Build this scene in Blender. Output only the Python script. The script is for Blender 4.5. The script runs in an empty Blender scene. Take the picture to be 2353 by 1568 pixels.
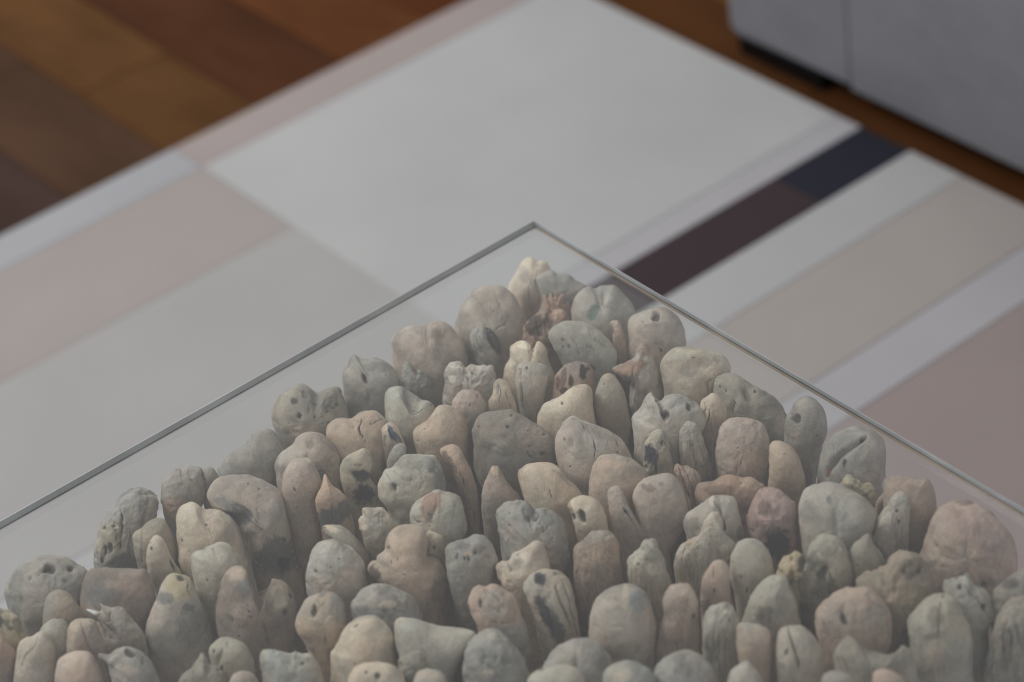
import bpy, math, random
import numpy as np
from mathutils import Matrix, Vector

sc = bpy.context.scene
COL = sc.collection
rnd = random.Random(7)

# ------------------------------------------------------------------ camera
CX, CY, W_PX = 1176.5, 784.0, 2353.0
vA, vB = (11176.0, -5100.0), (-4324.0, -2760.0)      # the two floor directions of rug and table
a_ = np.array([vA[0]-CX, CY-vA[1], 0.0]); b_ = np.array([vB[0]-CX, CY-vB[1], 0.0])
F_PX = math.sqrt(-(a_ @ b_)); a_[2] = b_[2] = -F_PX
XA = a_/np.linalg.norm(a_); YA = b_/np.linalg.norm(b_); ZA = np.cross(XA, YA); YA = np.cross(ZA, XA)
M = np.array([XA, YA, ZA])                            # world = M @ cam
H_TOP = 0.42                                          # top of the glass
G_TH = 0.0065                                         # glass thickness
c0 = np.array([1226-CX, CY-506, -F_PX]); c0 /= np.linalg.norm(c0)
CAM = np.array([0, 0, H_TOP]) - 1.75*(M @ c0)
cd = bpy.data.cameras.new('camera'); cam = bpy.data.objects.new('camera', cd); COL.objects.link(cam)
cd.sensor_width = 36.0; cd.lens = F_PX*36.0/W_PX; cd.clip_start = 0.05; cd.clip_end = 60
m4 = np.eye(4); m4[:3, :3] = M; m4[:3, 3] = CAM
cam.matrix_world = Matrix(m4.tolist())
cd.dof.use_dof = True; cd.dof.focus_distance = 1.60; cd.dof.aperture_fstop = 4.4
sc.camera = cam

# ------------------------------------------------------------------ light, exposure
sc.view_settings.view_transform = 'Standard'; sc.view_settings.look = 'None'
sc.view_settings.exposure = 0.24; sc.view_settings.gamma = 1.0
try: sc.view_settings.use_curve_mapping = False
except Exception: pass
wd = bpy.data.worlds.new('room_ambience'); sc.world = wd; wd.use_nodes = True
nt = wd.node_tree; nt.nodes.clear()
wo = nt.nodes.new('ShaderNodeOutputWorld'); wb = nt.nodes.new('ShaderNodeBackground')
tc = nt.nodes.new('ShaderNodeTexCoord'); sx = nt.nodes.new('ShaderNodeSeparateXYZ'); cr = nt.nodes.new('ShaderNodeValToRGB')
nt.links.new(tc.outputs['Generated'], sx.inputs[0]); nt.links.new(sx.outputs['Z'], cr.inputs[0])
nt.links.new(cr.outputs[0], wb.inputs[0]); nt.links.new(wb.outputs[0], wo.inputs[0])
e = cr.color_ramp.elements
e[0].position = 0.0; e[0].color = (0.36, 0.37, 0.40, 1)
e[1].position = 1.0; e[1].color = (0.30, 0.29, 0.28, 1)
q = e.new(0.50); q.color = (0.47, 0.485, 0.50, 1)
q = e.new(0.75); q.color = (0.30, 0.30, 0.305, 1)
wb.inputs[1].default_value = 1.0

def area(name, loc, target, sx_, sy_, power, col):
    l = bpy.data.lights.new(name, 'AREA'); l.shape = 'RECTANGLE'; l.size = sx_; l.size_y = sy_
    l.energy = power; l.color = col
    o = bpy.data.objects.new(name, l); COL.objects.link(o); o.location = loc
    o.rotation_euler = (Vector(target)-Vector(loc)).to_track_quat('-Z', 'Y').to_euler()
    return o
area('window_light', (0.5, 2.85, 1.5), (0.0, 0.3, 0.3), 1.8, 1.1, 27.0, (0.94, 0.97, 1.0))
area('ceiling_light', (-0.85, 0.85, 2.1), (0.0, 0.3, 0.2), 0.8, 0.8, 19.0, (1.0, 0.98, 0.95))

# ------------------------------------------------------------------ helpers
def px2w(px, py, z):
    d = M @ np.array([px-CX, CY-py, -F_PX]); t = (z-CAM[2])/d[2]
    return CAM + t*d
def w2px(P):
    c = (np.asarray(P)-CAM) @ M
    return np.stack([CX+F_PX*c[..., 0]/-c[..., 2], CY-F_PX*c[..., 1]/-c[..., 2]], -1)
def srgb(r, g, b):
    f = lambda v: (v/255/12.92) if v/255 <= 0.04045 else ((v/255+0.055)/1.055)**2.4
    return (f(r), f(g), f(b))
def tag(o, label=None, cat=None, group=None, kind=None):
    if label: o['label'] = label
    if cat: o['category'] = cat
    if group: o['group'] = group
    if kind: o['kind'] = kind
    return o
def link_mesh(name, verts, faces, mat, parent=None, loc=(0, 0, 0), smooth=False):
    me = bpy.data.meshes.new(name)
    me.from_pydata([tuple(v) for v in verts], [], faces); me.update()
    if smooth: me.polygons.foreach_set('use_smooth', [True]*len(me.polygons))
    if mat: me.materials.append(mat)
    o = bpy.data.objects.new(name, me); COL.objects.link(o)
    if parent: o.parent = parent
    o.location = loc
    return o
def box_vf(x0, x1, y0, y1, z0, z1, ch=0.0):
    """box with chamfered upper edges"""
    if ch <= 0:
        v = [(x0,y0,z0),(x1,y0,z0),(x1,y1,z0),(x0,y1,z0),(x0,y0,z1),(x1,y0,z1),(x1,y1,z1),(x0,y1,z1)]
        f = [(3,2,1,0),(4,5,6,7),(0,1,5,4),(1,2,6,5),(2,3,7,6),(3,0,4,7)]
        return v, f
    c = ch
    v = [(x0,y0,z0),(x1,y0,z0),(x1,y1,z0),(x0,y1,z0),
         (x0,y0,z1-c),(x1,y0,z1-c),(x1,y1,z1-c),(x0,y1,z1-c),
         (x0+c,y0+c,z1),(x1-c,y0+c,z1),(x1-c,y1-c,z1),(x0+c,y1-c,z1)]
    f = [(3,2,1,0),(0,1,5,4),(1,2,6,5),(2,3,7,6),(3,0,4,7),(4,5,9,8),(5,6,10,9),(6,7,11,10),(7,4,8,11),(8,9,10,11)]
    return v, f
def rounded_block(name, x0, x1, y0, y1, z0, z1, r, mat, parent=None, seg=5, bulge=0.0):
    """soft upholstery block: rounded box on a grid"""
    import bmesh
    bm = bmesh.new(); bmesh.ops.create_cube(bm, size=1.0)
    for v in bm.verts:
        v.co = Vector(((x0+x1)/2+v.co.x*(x1-x0), (y0+y1)/2+v.co.y*(y1-y0), (z0+z1)/2+v.co.z*(z1-z0)))
    bmesh.ops.bevel(bm, geom=bm.edges[:], offset=r, segments=seg, affect='EDGES', profile=0.5)
    me = bpy.data.meshes.new(name); bm.to_mesh(me); bm.free()
    me.polygons.foreach_set('use_smooth', [True]*len(me.polygons))
    me.materials.append(mat)
    o = bpy.data.objects.new(name, me); COL.objects.link(o)
    if parent: o.parent = parent
    return o
def new_mat(name):
    m = bpy.data.materials.new(name); m.use_nodes = True; n = m.node_tree; n.nodes.clear()
    out = n.nodes.new('ShaderNodeOutputMaterial')
    return m, n, out
class NG:
    def __init__(s, nt): s.nt = nt
    def add(s, t, **kw):
        n = s.nt.nodes.new('ShaderNode'+t)
        for k, v in kw.items(): setattr(n, k, v)
        return n
    def link(s, a, b): s.nt.links.new(a, b)
    def noise(s, vec, scale, detail=3, rough=0.55, dist=0.0):
        n = s.add('TexNoise'); n.inputs['Scale'].default_value = scale; n.inputs['Detail'].default_value = detail
        n.inputs['Roughness'].default_value = rough; n.inputs['Distortion'].default_value = dist
        if vec is not None: s.link(vec, n.inputs['Vector'])
        return n.outputs[0]
    def rng(s, v, a, b, c, d):
        n = s.add('MapRange'); n.inputs[1].default_value = a; n.inputs[2].default_value = b
        n.inputs[3].default_value = c; n.inputs[4].default_value = d; s.link(v, n.inputs[0]); return n.outputs[0]
    def math(s, op, a, b=None):
        n = s.add('Math', operation=op)
        for i, x in enumerate((a, b)):
            if x is None: continue
            if isinstance(x, (int, float)): n.inputs[i].default_value = x
            else: s.link(x, n.inputs[i])
        return n.outputs[0]
    def mapping(s, vec, scale, loc=None):
        n = s.add('Mapping'); n.inputs['Scale'].default_value = scale; s.link(vec, n.inputs['Vector'])
        if loc is not None: s.link(loc, n.inputs['Location'])
        return n.outputs[0]
    def vscale(s, col, fac):
        n = s.add('VectorMath', operation='SCALE'); s.link(col, n.inputs[0]); s.link(fac, n.inputs['Scale']); return n.outputs[0]
    def mix(s, fac, a, b):
        n = s.add('Mix', data_type='RGBA')
        if isinstance(fac, float): n.inputs[0].default_value = fac
        else: s.link(fac, n.inputs[0])
        for i, x in ((6, a), (7, b)):
            if isinstance(x, tuple): n.inputs[i].default_value = (*x, 1)
            else: s.link(x, n.inputs[i])
        return n.outputs[2]
    def bump(s, h, strength, dist, normal=None):
        n = s.add('Bump'); n.inputs['Strength'].default_value = strength; n.inputs['Distance'].default_value = dist
        s.link(h, n.inputs['Height'])
        if normal is not None: s.link(normal, n.inputs['Normal'])
        return n.outputs[0]

# ------------------------------------------------------------------ materials
def mat_simple(name, col, rough=0.7, var=0.12, nscale=8.0, bscale=400, bstr=0.3, bdist=0.001, stretch=(1, 1, 1), spec=0.3, objcol=False):
    m, n, out = new_mat(name); g = NG(n)
    tcn = g.add('TexCoord'); oi = g.add('ObjectInfo')
    vec = g.mapping(tcn.outputs['Object'], stretch, None)
    add = g.add('VectorMath', operation='ADD'); g.link(vec, add.inputs[0])
    rv = g.add('VectorMath', operation='SCALE'); rv.inputs[0].default_value = (17, 31, 23); g.link(oi.outputs['Random'], rv.inputs['Scale'])
    g.link(rv.outputs[0], add.inputs[1]); vec = add.outputs[0]
    fac = g.rng(g.noise(vec, nscale, 4, 0.6), 0.25, 0.75, 1-var, 1+var)
    if objcol: base = oi.outputs['Color']
    else:
        rgb = g.add('RGB'); rgb.outputs[0].default_value = (*col, 1); base = rgb.outputs[0]
    c = g.vscale(base, fac)
    p = g.add('BsdfPrincipled'); g.link(c, p.inputs['Base Color']); p.inputs['Roughness'].default_value = rough
    p.inputs['Specular IOR Level'].default_value = spec
    if bstr > 0: g.link(g.bump(g.noise(vec, bscale, 2), bstr, bdist), p.inputs['Normal'])
    g.link(p.outputs[0], out.inputs[0])
    return m

def mat_driftwood():
    m, n, out = new_mat('driftwood'); g = NG(n)
    tcn = g.add('TexCoord'); oi = g.add('ObjectInfo')
    rv = g.add('VectorMath', operation='SCALE'); rv.inputs[0].default_value = (7, 13, 5); g.link(oi.outputs['Random'], rv.inputs['Scale'])
    add = g.add('VectorMath', operation='ADD'); g.link(tcn.outputs['Object'], add.inputs[0]); g.link(rv.outputs[0], add.inputs[1])
    vec = add.outputs[0]
    at = g.add('Attribute', attribute_name='tint'); af = g.add('Attribute', attribute_name='fibre')
    fvec = g.mapping(vec, (1, 1, 0.09))
    mott = g.rng(g.noise(vec, 80, 5, 0.66, 0.5), 0.30, 0.70, 0.80, 1.16)
    fine = g.rng(g.noise(vec, 480, 4, 0.75), 0.3, 0.7, 0.90, 1.09)
    fib = g.noise(fvec, 900, 3, 0.6, 0.2)
    fibc = g.rng(fib, 0.35, 0.65, -1, 1)
    fa = g.math('MULTIPLY', g.math('MULTIPLY', fibc, af.outputs['Fac']), 0.11)
    fa2 = g.math('ADD', fa, 1.0)
    fac = g.math('MULTIPLY', g.math('MULTIPLY', mott, fine), fa2)
    # sparse pin holes and flecks
    vo = g.add('TexVoronoi'); vo.inputs['Scale'].default_value = 120; g.link(vec, vo.inputs['Vector'])
    gate = g.rng(g.noise(vec, 60, 1), 0.52, 0.60, 0, 1)
    hole = g.math('MULTIPLY', g.rng(vo.outputs['Distance'], 0.05, 0.13, 1, 0), gate)
    hfac = g.math('SUBTRACT', 1.0, g.math('MULTIPLY', hole, 0.45))
    fac = g.math('MULTIPLY', fac, hfac)
    c = g.vscale(at.outputs['Color'], fac)
    hue = g.noise(vec, 38, 2)                 # faint warm / green-grey wandering
    tintc = g.mix(g.rng(hue, 0.38, 0.62, 0, 1), (1.04, 0.985, 0.94), (0.985, 1.0, 0.99))
    mm = g.add('VectorMath', operation='MULTIPLY'); g.link(c, mm.inputs[0]); g.link(tintc, mm.inputs[1])
    p = g.add('BsdfPrincipled'); g.link(mm.outputs[0], p.inputs['Base Color']); p.inputs['Roughness'].default_value = 0.72
    p.inputs['Specular IOR Level'].default_value = 0.25
    b1 = g.bump(g.noise(vec, 260, 4, 0.65), 0.35, 0.0012)
    fh = g.math('MULTIPLY', fib, g.math('ADD', af.outputs['Fac'], 0.25))
    b2 = g.bump(fh, 0.5, 0.0009, b1)
    hh = g.math('SUBTRACT', 1.0, hole)
    b3 = g.bump(hh, 0.6, 0.001, b2)
    g.link(b3, p.inputs['Normal']); g.link(p.outputs[0], out.inputs[0])
    return m

def mat_glass_sheet():
    m, n, out = new_mat('clear_glass'); g = NG(n)
    geo = g.add('NewGeometry'); ior = g.rng(geo.outputs['Backfacing'], 0, 1, 1.5, 1/1.5)
    fr = g.add('Fresnel'); g.link(ior, fr.inputs['IOR'])
    tr = g.add('BsdfTransparent'); tr.inputs[0].default_value = (0.972, 0.978, 0.974, 1)
    gl = g.add('BsdfGlossy'); gl.inputs['Roughness'].default_value = 0.04; gl.inputs[0].default_value = (1, 1, 1, 1)
    mx = g.add('MixShader'); g.link(fr.outputs[0], mx.inputs[0]); g.link(tr.outputs[0], mx.inputs[1]); g.link(gl.outputs[0], mx.inputs[2])
    df = g.add('BsdfDiffuse'); df.inputs[0].default_value = (0.8, 0.8, 0.8, 1)
    mx2 = g.add('MixShader'); mx2.inputs[0].default_value = 0.012
    g.link(mx.outputs[0], mx2.inputs[1]); g.link(df.outputs[0], mx2.inputs[2])
    g.link(mx2.outputs[0], out.inputs[0])
    return m
def mat_edge(name, col, rough, alpha):
    m, n, out = new_mat(name); g = NG(n)
    p = g.add('BsdfPrincipled'); p.inputs['Base Color'].default_value = (*col, 1); p.inputs['Roughness'].default_value = rough
    p.inputs['Specular IOR Level'].default_value = 0.6
    tcn = g.add('TexCoord'); nz = g.noise(tcn.outputs['Object'], 9, 3)
    c = g.mix(g.rng(nz, 0.35, 0.65, 0, 1), tuple(x*0.8 for x in col), tuple(min(1, x*1.2) for x in col)); g.link(c, p.inputs['Base Color'])
    tr = g.add('BsdfTransparent'); mx = g.add('MixShader'); mx.inputs[0].default_value = alpha
    g.link(tr.outputs[0], mx.inputs[1]); g.link(p.outputs[0], mx.inputs[2]); g.link(mx.outputs[0], out.inputs[0])
    return m

WOOD = mat_driftwood()
GLASS = mat_glass_sheet()

# ------------------------------------------------------------------ floor of old boards
sub = mat_simple('floor_ground', srgb(38, 26, 20), 0.8)
fl = link_mesh('floor', *box_vf(-2.2, 2.6, -1.8, 3.0, -0.06, -0.016), sub); tag(fl, kind='structure', label='dark old wooden board floor in rust and brown tones')
plank_mat = mat_simple('floor_board', (0.1, 0.05, 0.03), 0.75, 0.45, 7.0, 90, 0.35, 0.001, (1, 0.35, 1), 0.04, objcol=True)
PT = [srgb(104, 58, 28), srgb(88, 50, 24), srgb(106, 70, 34), srgb(88, 44, 24), srgb(92, 66, 44), srgb(80, 46, 40), srgb(102, 50, 22), srgb(84, 50, 26)]
pv, pf = box_vf(-0.0588, 0.0588, -0.5, 0.5, -0.016, 0.0, 0.0008)
pme = bpy.data.meshes.new('plank'); pme.from_pydata(pv, [], pf); pme.materials.append(plank_mat)
xk = -1.3
SEEN = [(-0.115, (84, 66, 58)), (0.0035, (86, 66, 60)), (0.122, (96, 70, 54)), (0.2405, (122, 84, 50)), (0.359, (100, 62, 40)), (0.4775, (120, 74, 44)), (0.596, (108, 62, 36)), (0.7145, (104, 66, 38))]
while xk < 2.5:
    yk = -1.75 + rnd.uniform(-0.4, 0.1)
    while yk < 3.0:
        L = rnd.uniform(0.75, 1.25)
        if yk+L > 0.55 or xk > 0.6:
            o = bpy.data.objects.new('plank', pme); COL.objects.link(o); o.parent = fl
            o.location = (xk, yk+L/2, rnd.uniform(-0.0006, 0)); o.scale = (1, L-0.0012, 1)
            k = rnd.choice(PT); w = rnd.uniform(0.85, 1.15)
            for cx_, kc in SEEN:
                if abs(xk-cx_) < 0.03 and yk+L > -1: k = srgb(*kc); w = rnd.uniform(0.58, 0.68)
            o.color = (k[0]*w, k[1]*w, k[2]*w, 1)
        yk += L
    xk += 0.1185

wallm = mat_simple('wall_paint', srgb(158, 156, 153), 0.9, 0.02)
tag(link_mesh('wall_back', *box_vf(-2.2, 2.7, 3.0, 3.1, -0.06, 2.6), wallm), kind='structure')
tag(link_mesh('wall_right', *box_vf(2.6, 2.7, -1.8, 3.0, -0.06, 2.6), wallm), kind='structure')

# ------------------------------------------------------------------ patchwork hide rug
rug = bpy.data.objects.new('patchwork_rug', None); COL.objects.link(rug); rug.location = (-0.0078, -0.0095, 0)
tag(rug, 'pale patchwork hide rug with pink, cream and one black stripe on the board floor', 'rug')
hide = mat_simple('hide', (0.5, 0.5, 0.5), 0.8, 0.05, 6.0, 700, 0.35, 0.0008, (1, 1, 1), 0.2, objcol=True)
bk = link_mesh('backing', *box_vf(-1.6, 0.684, -1.5, 0.908, 0.0002, 0.003), mat_simple('rug_backing', srgb(120, 105, 90), 0.9), rug)
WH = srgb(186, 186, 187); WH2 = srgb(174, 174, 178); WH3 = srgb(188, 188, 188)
PK = srgb(172, 160, 157); PK2 = srgb(170, 162, 159); TN = srgb(178, 171, 167); RS = srgb(164, 151, 149)
BK = srgb(66, 54, 58); BK2 = srgb(42, 42, 54); LV = srgb(184, 182, 186)
def hide_panel(x0, x1, y0, y1, c, h=0.0, ch=0.0007):
    nx = max(1, int(abs(x1-x0)/0.12)); g_ = 0.0003
    o = link_mesh('hide_panel', *box_vf(x0+g_, x1-g_, y0+g_, y1-g_, 0.003, 0.0075+h, ch), hide, rug); o.color = (*[v*0.93 for v in c], 1); return o
U0, U1 = 0.1945, 0.687
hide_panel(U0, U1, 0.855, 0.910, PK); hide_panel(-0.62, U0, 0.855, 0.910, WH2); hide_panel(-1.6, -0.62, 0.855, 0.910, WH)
hide_panel(U0, U1, 0.420, 0.855, WH3); hide_panel(-0.50, U0, 0.689, 0.855, PK2); hide_panel(-1.6, -0.50, 0.689, 0.855, WH)
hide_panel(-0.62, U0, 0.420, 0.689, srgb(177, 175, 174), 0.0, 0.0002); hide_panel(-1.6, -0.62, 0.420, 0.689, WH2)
hide_panel(-0.2, U1, 0.3865, 0.420, LV); hide_panel(-1.6, -0.2, 0.3865, 0.420, WH)
hide_panel(0.567, U1, 0.320, 0.3865, BK2); hide_panel(-0.1, 0.567, 0.320, 0.3865, BK); hide_panel(-1.6, -0.1, 0.320, 0.3865, WH)
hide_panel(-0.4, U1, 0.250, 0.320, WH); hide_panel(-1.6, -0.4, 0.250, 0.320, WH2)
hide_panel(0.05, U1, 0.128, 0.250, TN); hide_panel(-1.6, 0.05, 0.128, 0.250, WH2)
hide_panel(-0.3, U1, 0.070, 0.128, LV); hide_panel(-1.6, -0.3, 0.070, 0.128, PK2)
hide_panel(0.0, U1, -0.45, 0.070, RS); hide_panel(-1.6, 0.0, -0.45, 0.070, WH)
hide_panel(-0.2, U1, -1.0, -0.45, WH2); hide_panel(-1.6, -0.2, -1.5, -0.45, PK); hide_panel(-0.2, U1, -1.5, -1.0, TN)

# ------------------------------------------------------------------ sofa
sofa = bpy.data.objects.new('sofa', None); COL.objects.link(sofa); sofa.location = (0, 0, 0)
tag(sofa, 'grey fabric sofa with a rounded arm corner standing on dark legs beside the rug', 'sofa')
fab = mat_simple('sofa_fabric', srgb(136, 136, 142), 0.9, 0.09, 14, 900, 0.6, 0.001, (1, 1, 1.6), 0.15)
blk = mat_simple('leg_black', srgb(14, 13, 13), 0.5)
zb = 0.026; SX = 0.703
def prism(name, pts, z0, z1, r, mat, parent):
    import bmesh
    bm = bmesh.new(); n = len(pts)
    lo = [bm.verts.new((x, y, z0)) for x, y in pts]; hi = [bm.verts.new((x, y, z1)) for x, y in pts]
    a = bm.faces.new(lo[::-1]); b = bm.faces.new(hi)
    for i in range(n): bm.faces.new((lo[i], lo[(i+1) % n], hi[(i+1) % n], hi[i]))
    bmesh.ops.bevel(bm, geom=[e for f in (a, b) for e in f.edges], offset=r, segments=3, affect='EDGES', profile=0.5)
    bmesh.ops.recalc_face_normals(bm, faces=bm.faces)
    me = bpy.data.meshes.new(name); bm.to_mesh(me); bm.free(); me.materials.append(mat)
    me.polygons.foreach_set('use_smooth', [True]*len(me.polygons))
    try: me.set_sharp_from_angle(angle=0.7)
    except Exception: pass
    o = bpy.data.objects.new(name, me); COL.objects.link(o); o.parent = parent; return o
rc = 0.032
arc = [(SX+rc-rc*math.cos(t), 0.612-rc+rc*math.sin(t)) for t in np.linspace(0, math.pi/2, 8)]
prism('arm', [(SX+0.0015, 0.4165), (SX, 0.4180)]+arc+[(SX+0.85, 0.612), (SX+0.85, 0.4165)], zb, 0.60, 0.006, fab, sofa)
rounded_block('front_rail', SX-0.001, SX+0.80, -0.9, 0.4155, zb-0.0025, 0.30, 0.004, fab, sofa)
rounded_block('seat_cushion', SX+0.0, SX+0.70, -0.25, 0.413, 0.302, 0.44, 0.03, fab, sofa)
rounded_block('seat_cushion', SX+0.0, SX+0.70, -0.9, -0.256, 0.302, 0.44, 0.03, fab, sofa)
rounded_block('backrest', SX+0.66, SX+0.88, -0.9, 0.414, 0.30, 0.78, 0.04, fab, sofa)
for (x0, y0) in ((SX+0.006, 0.462), (SX+0.006, -0.82), (SX+0.72, 0.462), (SX+0.72, -0.82)):
    link_mesh('leg', *box_vf(x0, x0+0.08, y0, y0+0.125, 0.0, zb+0.002, 0.001), blk, sofa)

# ------------------------------------------------------------------ base board under the pegs
bb = link_mesh('base_board', *box_vf(-0.93, -0.055, -0.93, -0.055, 0.008, 0.030, 0.002), mat_simple('dark_board', srgb(40, 34, 30), 0.8))
tag(bb, 'dark square base board hidden under the upright driftwood pegs', 'board')

# ------------------------------------------------------------------ glass table top
gt = bpy.data.objects.new('glass_table_top', None); COL.objects.link(gt); gt.location = (0, 0, H_TOP-G_TH)
tag(gt, 'clear square glass table top lying over the driftwood pegs', 'table top')
GS = 0.95; e_ = 0.0006
link_mesh('pane', *box_vf(-GS+e_, -e_, -GS+e_, -e_, 0, G_TH), GLASS, gt)
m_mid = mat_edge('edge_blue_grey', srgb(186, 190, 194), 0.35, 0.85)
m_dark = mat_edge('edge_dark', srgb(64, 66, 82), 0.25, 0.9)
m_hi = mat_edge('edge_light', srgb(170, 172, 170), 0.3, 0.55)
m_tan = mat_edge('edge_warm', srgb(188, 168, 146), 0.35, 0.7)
def strip(name, axis, side, z0, z1, mat, parent):
    if axis == 'x':   # strip running along x at y = side
        v = box_vf(-GS, 0, side-e_/2-0.0002, side+e_/2-0.0002, z0, z1)
    else:
        v = box_vf(side-e_/2-0.0002, side+e_/2-0.0002, -GS, 0, z0, z1)
    return link_mesh(name, *v, mat, parent)
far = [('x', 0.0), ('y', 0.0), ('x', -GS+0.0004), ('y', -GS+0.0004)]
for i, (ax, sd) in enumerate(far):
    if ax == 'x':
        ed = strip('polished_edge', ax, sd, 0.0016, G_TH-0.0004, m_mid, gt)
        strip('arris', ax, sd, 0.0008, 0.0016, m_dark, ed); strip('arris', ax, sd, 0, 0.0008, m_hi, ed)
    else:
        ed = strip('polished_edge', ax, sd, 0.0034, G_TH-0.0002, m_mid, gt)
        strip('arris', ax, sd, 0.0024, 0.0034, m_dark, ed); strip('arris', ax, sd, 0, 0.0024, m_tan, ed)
# small clear bumper under the far corner
import bmesh
bm = bmesh.new(); bmesh.ops.create_uvsphere(bm, u_segments=16, v_segments=8, radius=0.0028)
for v in bm.verts: v.co.z = min(v.co.z, 0)*0.7
me = bpy.data.meshes.new('bumper'); bm.to_mesh(me); bm.free()
me.materials.append(mat_edge('bumper_clear', srgb(225, 228, 228), 0.15, 0.7)); bo = bpy.data.objects.new('bumper', me); COL.objects.link(bo); bo.parent = gt
bw = px2w(1222, 523, H_TOP-G_TH); bo.location = (bw[0], bw[1], -0.0001)

# ------------------------------------------------------------------ driftwood pegs
REG = dict(A=(1000, 480, 3.92), B=(1300, 600, 3.92), C=(600, 720, 3.92), D=(880, 720, 3.92), E=(1200, 800, 3.92), F=(1500, 780, 3.92),
           G=(1800, 900, 2.835), H=(0, 1100, 3.35), I=(350, 950, 3.92), J=(650, 1000, 3.92), K=(400, 1168, 3.92), L=(750, 1168, 3.92),
           M=(1000, 1000, 3.92), N=(1100, 1168, 3.92), O=(1350, 1000, 3.92), P=(1450, 1168, 3.92), Q=(1700, 1168, 3.92),
           S=(1953, 1168, 3.92), T=(1600, 950, 3.92))
TINT = dict(cream=(178, 167, 148), cream2=(168, 160, 145), tan=(168, 152, 134), tan2=(160, 147, 130), tan3=(158, 143, 128), gold=(180, 160, 132),
            pink=(162, 147, 136), pink2=(150, 139, 129), pinkbig=(154, 135, 126), rose=(150, 126, 122), rust=(158, 130, 112), rust2=(160, 142, 128),
            rustgrey=(146, 130, 118), brown=(138, 112, 96), brown2=(148, 124, 106), browngrey=(124, 113, 103), brownfur=(140, 124, 108),
            grey=(138, 137, 132), grey2=(158, 155, 147), stone=(158, 149, 139), stone2=(164, 157, 148), green=(152, 154, 145), green2=(156, 155, 144),
            olive=(134, 131, 120), olive2=(146, 143, 130), olivebrown=(136, 126, 110), yellow=(160, 150, 120), yellow2=(164, 157, 138),
            orange=(170, 148, 128), dark=(122, 117, 108), slate=(100, 103, 106), bluegrey=(132, 138, 142), blue=(70, 84, 108), bluedark=(62, 63, 74),
            white=(212, 212, 206), greenstain=(100, 120, 115))
_h = np.random.RandomState(3)
_G = _h.rand(64, 64, 64).astype(np.float32)*2-1
def vnoise(P, s):
    p = P*s + 500.0; i = np.floor(p).astype(np.int64); f = p-i; f = f*f*(3-2*f); i &= 63; j = (i+1) & 63
    def G(a, b, c): return _G[a, b, c]
    x0, y0, z0 = i[..., 0], i[..., 1], i[..., 2]; x1, y1, z1 = j[..., 0], j[..., 1], j[..., 2]
    fx, fy, fz = f[..., 0], f[..., 1], f[..., 2]
    a = G(x0,y0,z0)*(1-fx)+G(x1,y0,z0)*fx; b = G(x0,y1,z0)*(1-fx)+G(x1,y1,z0)*fx
    c = G(x0,y0,z1)*(1-fx)+G(x1,y0,z1)*fx; d = G(x0,y1,z1)*(1-fx)+G(x1,y1,z1)*fx
    return (a*(1-fy)+b*fy)*(1-fz)+(c*(1-fy)+d*fy)*fz
def fbm(P, s, o=3):
    r = 0; a = 1.0
    for _ in range(o): r = r+a*vnoise(P, s); s *= 2.1; a *= 0.5
    return r
def sstep(a, b, x):
    t = np.clip((x-a)/(b-a), 0, 1); return t*t*(3-2*t)
def catmull(P, n=8, closed=False):
    P = np.array(P, float); N = len(P); out = []
    for i in range(N-1):
        p0 = P[max(i-1, 0)]; p1 = P[i]; p2 = P[i+1]; p3 = P[min(i+2, N-1)]
        for k in range(n):
            t = k/n
            out.append(0.5*((2*p1)+(-p0+p2)*t+(2*p0-5*p1+4*p2-p3)*t*t+(-p0+3*p1-3*p2+p3)*t**3))
    out.append(P[-1]); return np.array(out)
def resample(P, n):
    d = np.r_[0, np.cumsum(np.linalg.norm(np.diff(P, axis=0), axis=1))]
    s = np.linspace(0, d[-1], n); return np.stack([np.interp(s, d, P[:, 0]), np.interp(s, d, P[:, 1])], 1)
def pt(s): x, y = s.split(','); return float(x), float(y)

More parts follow.
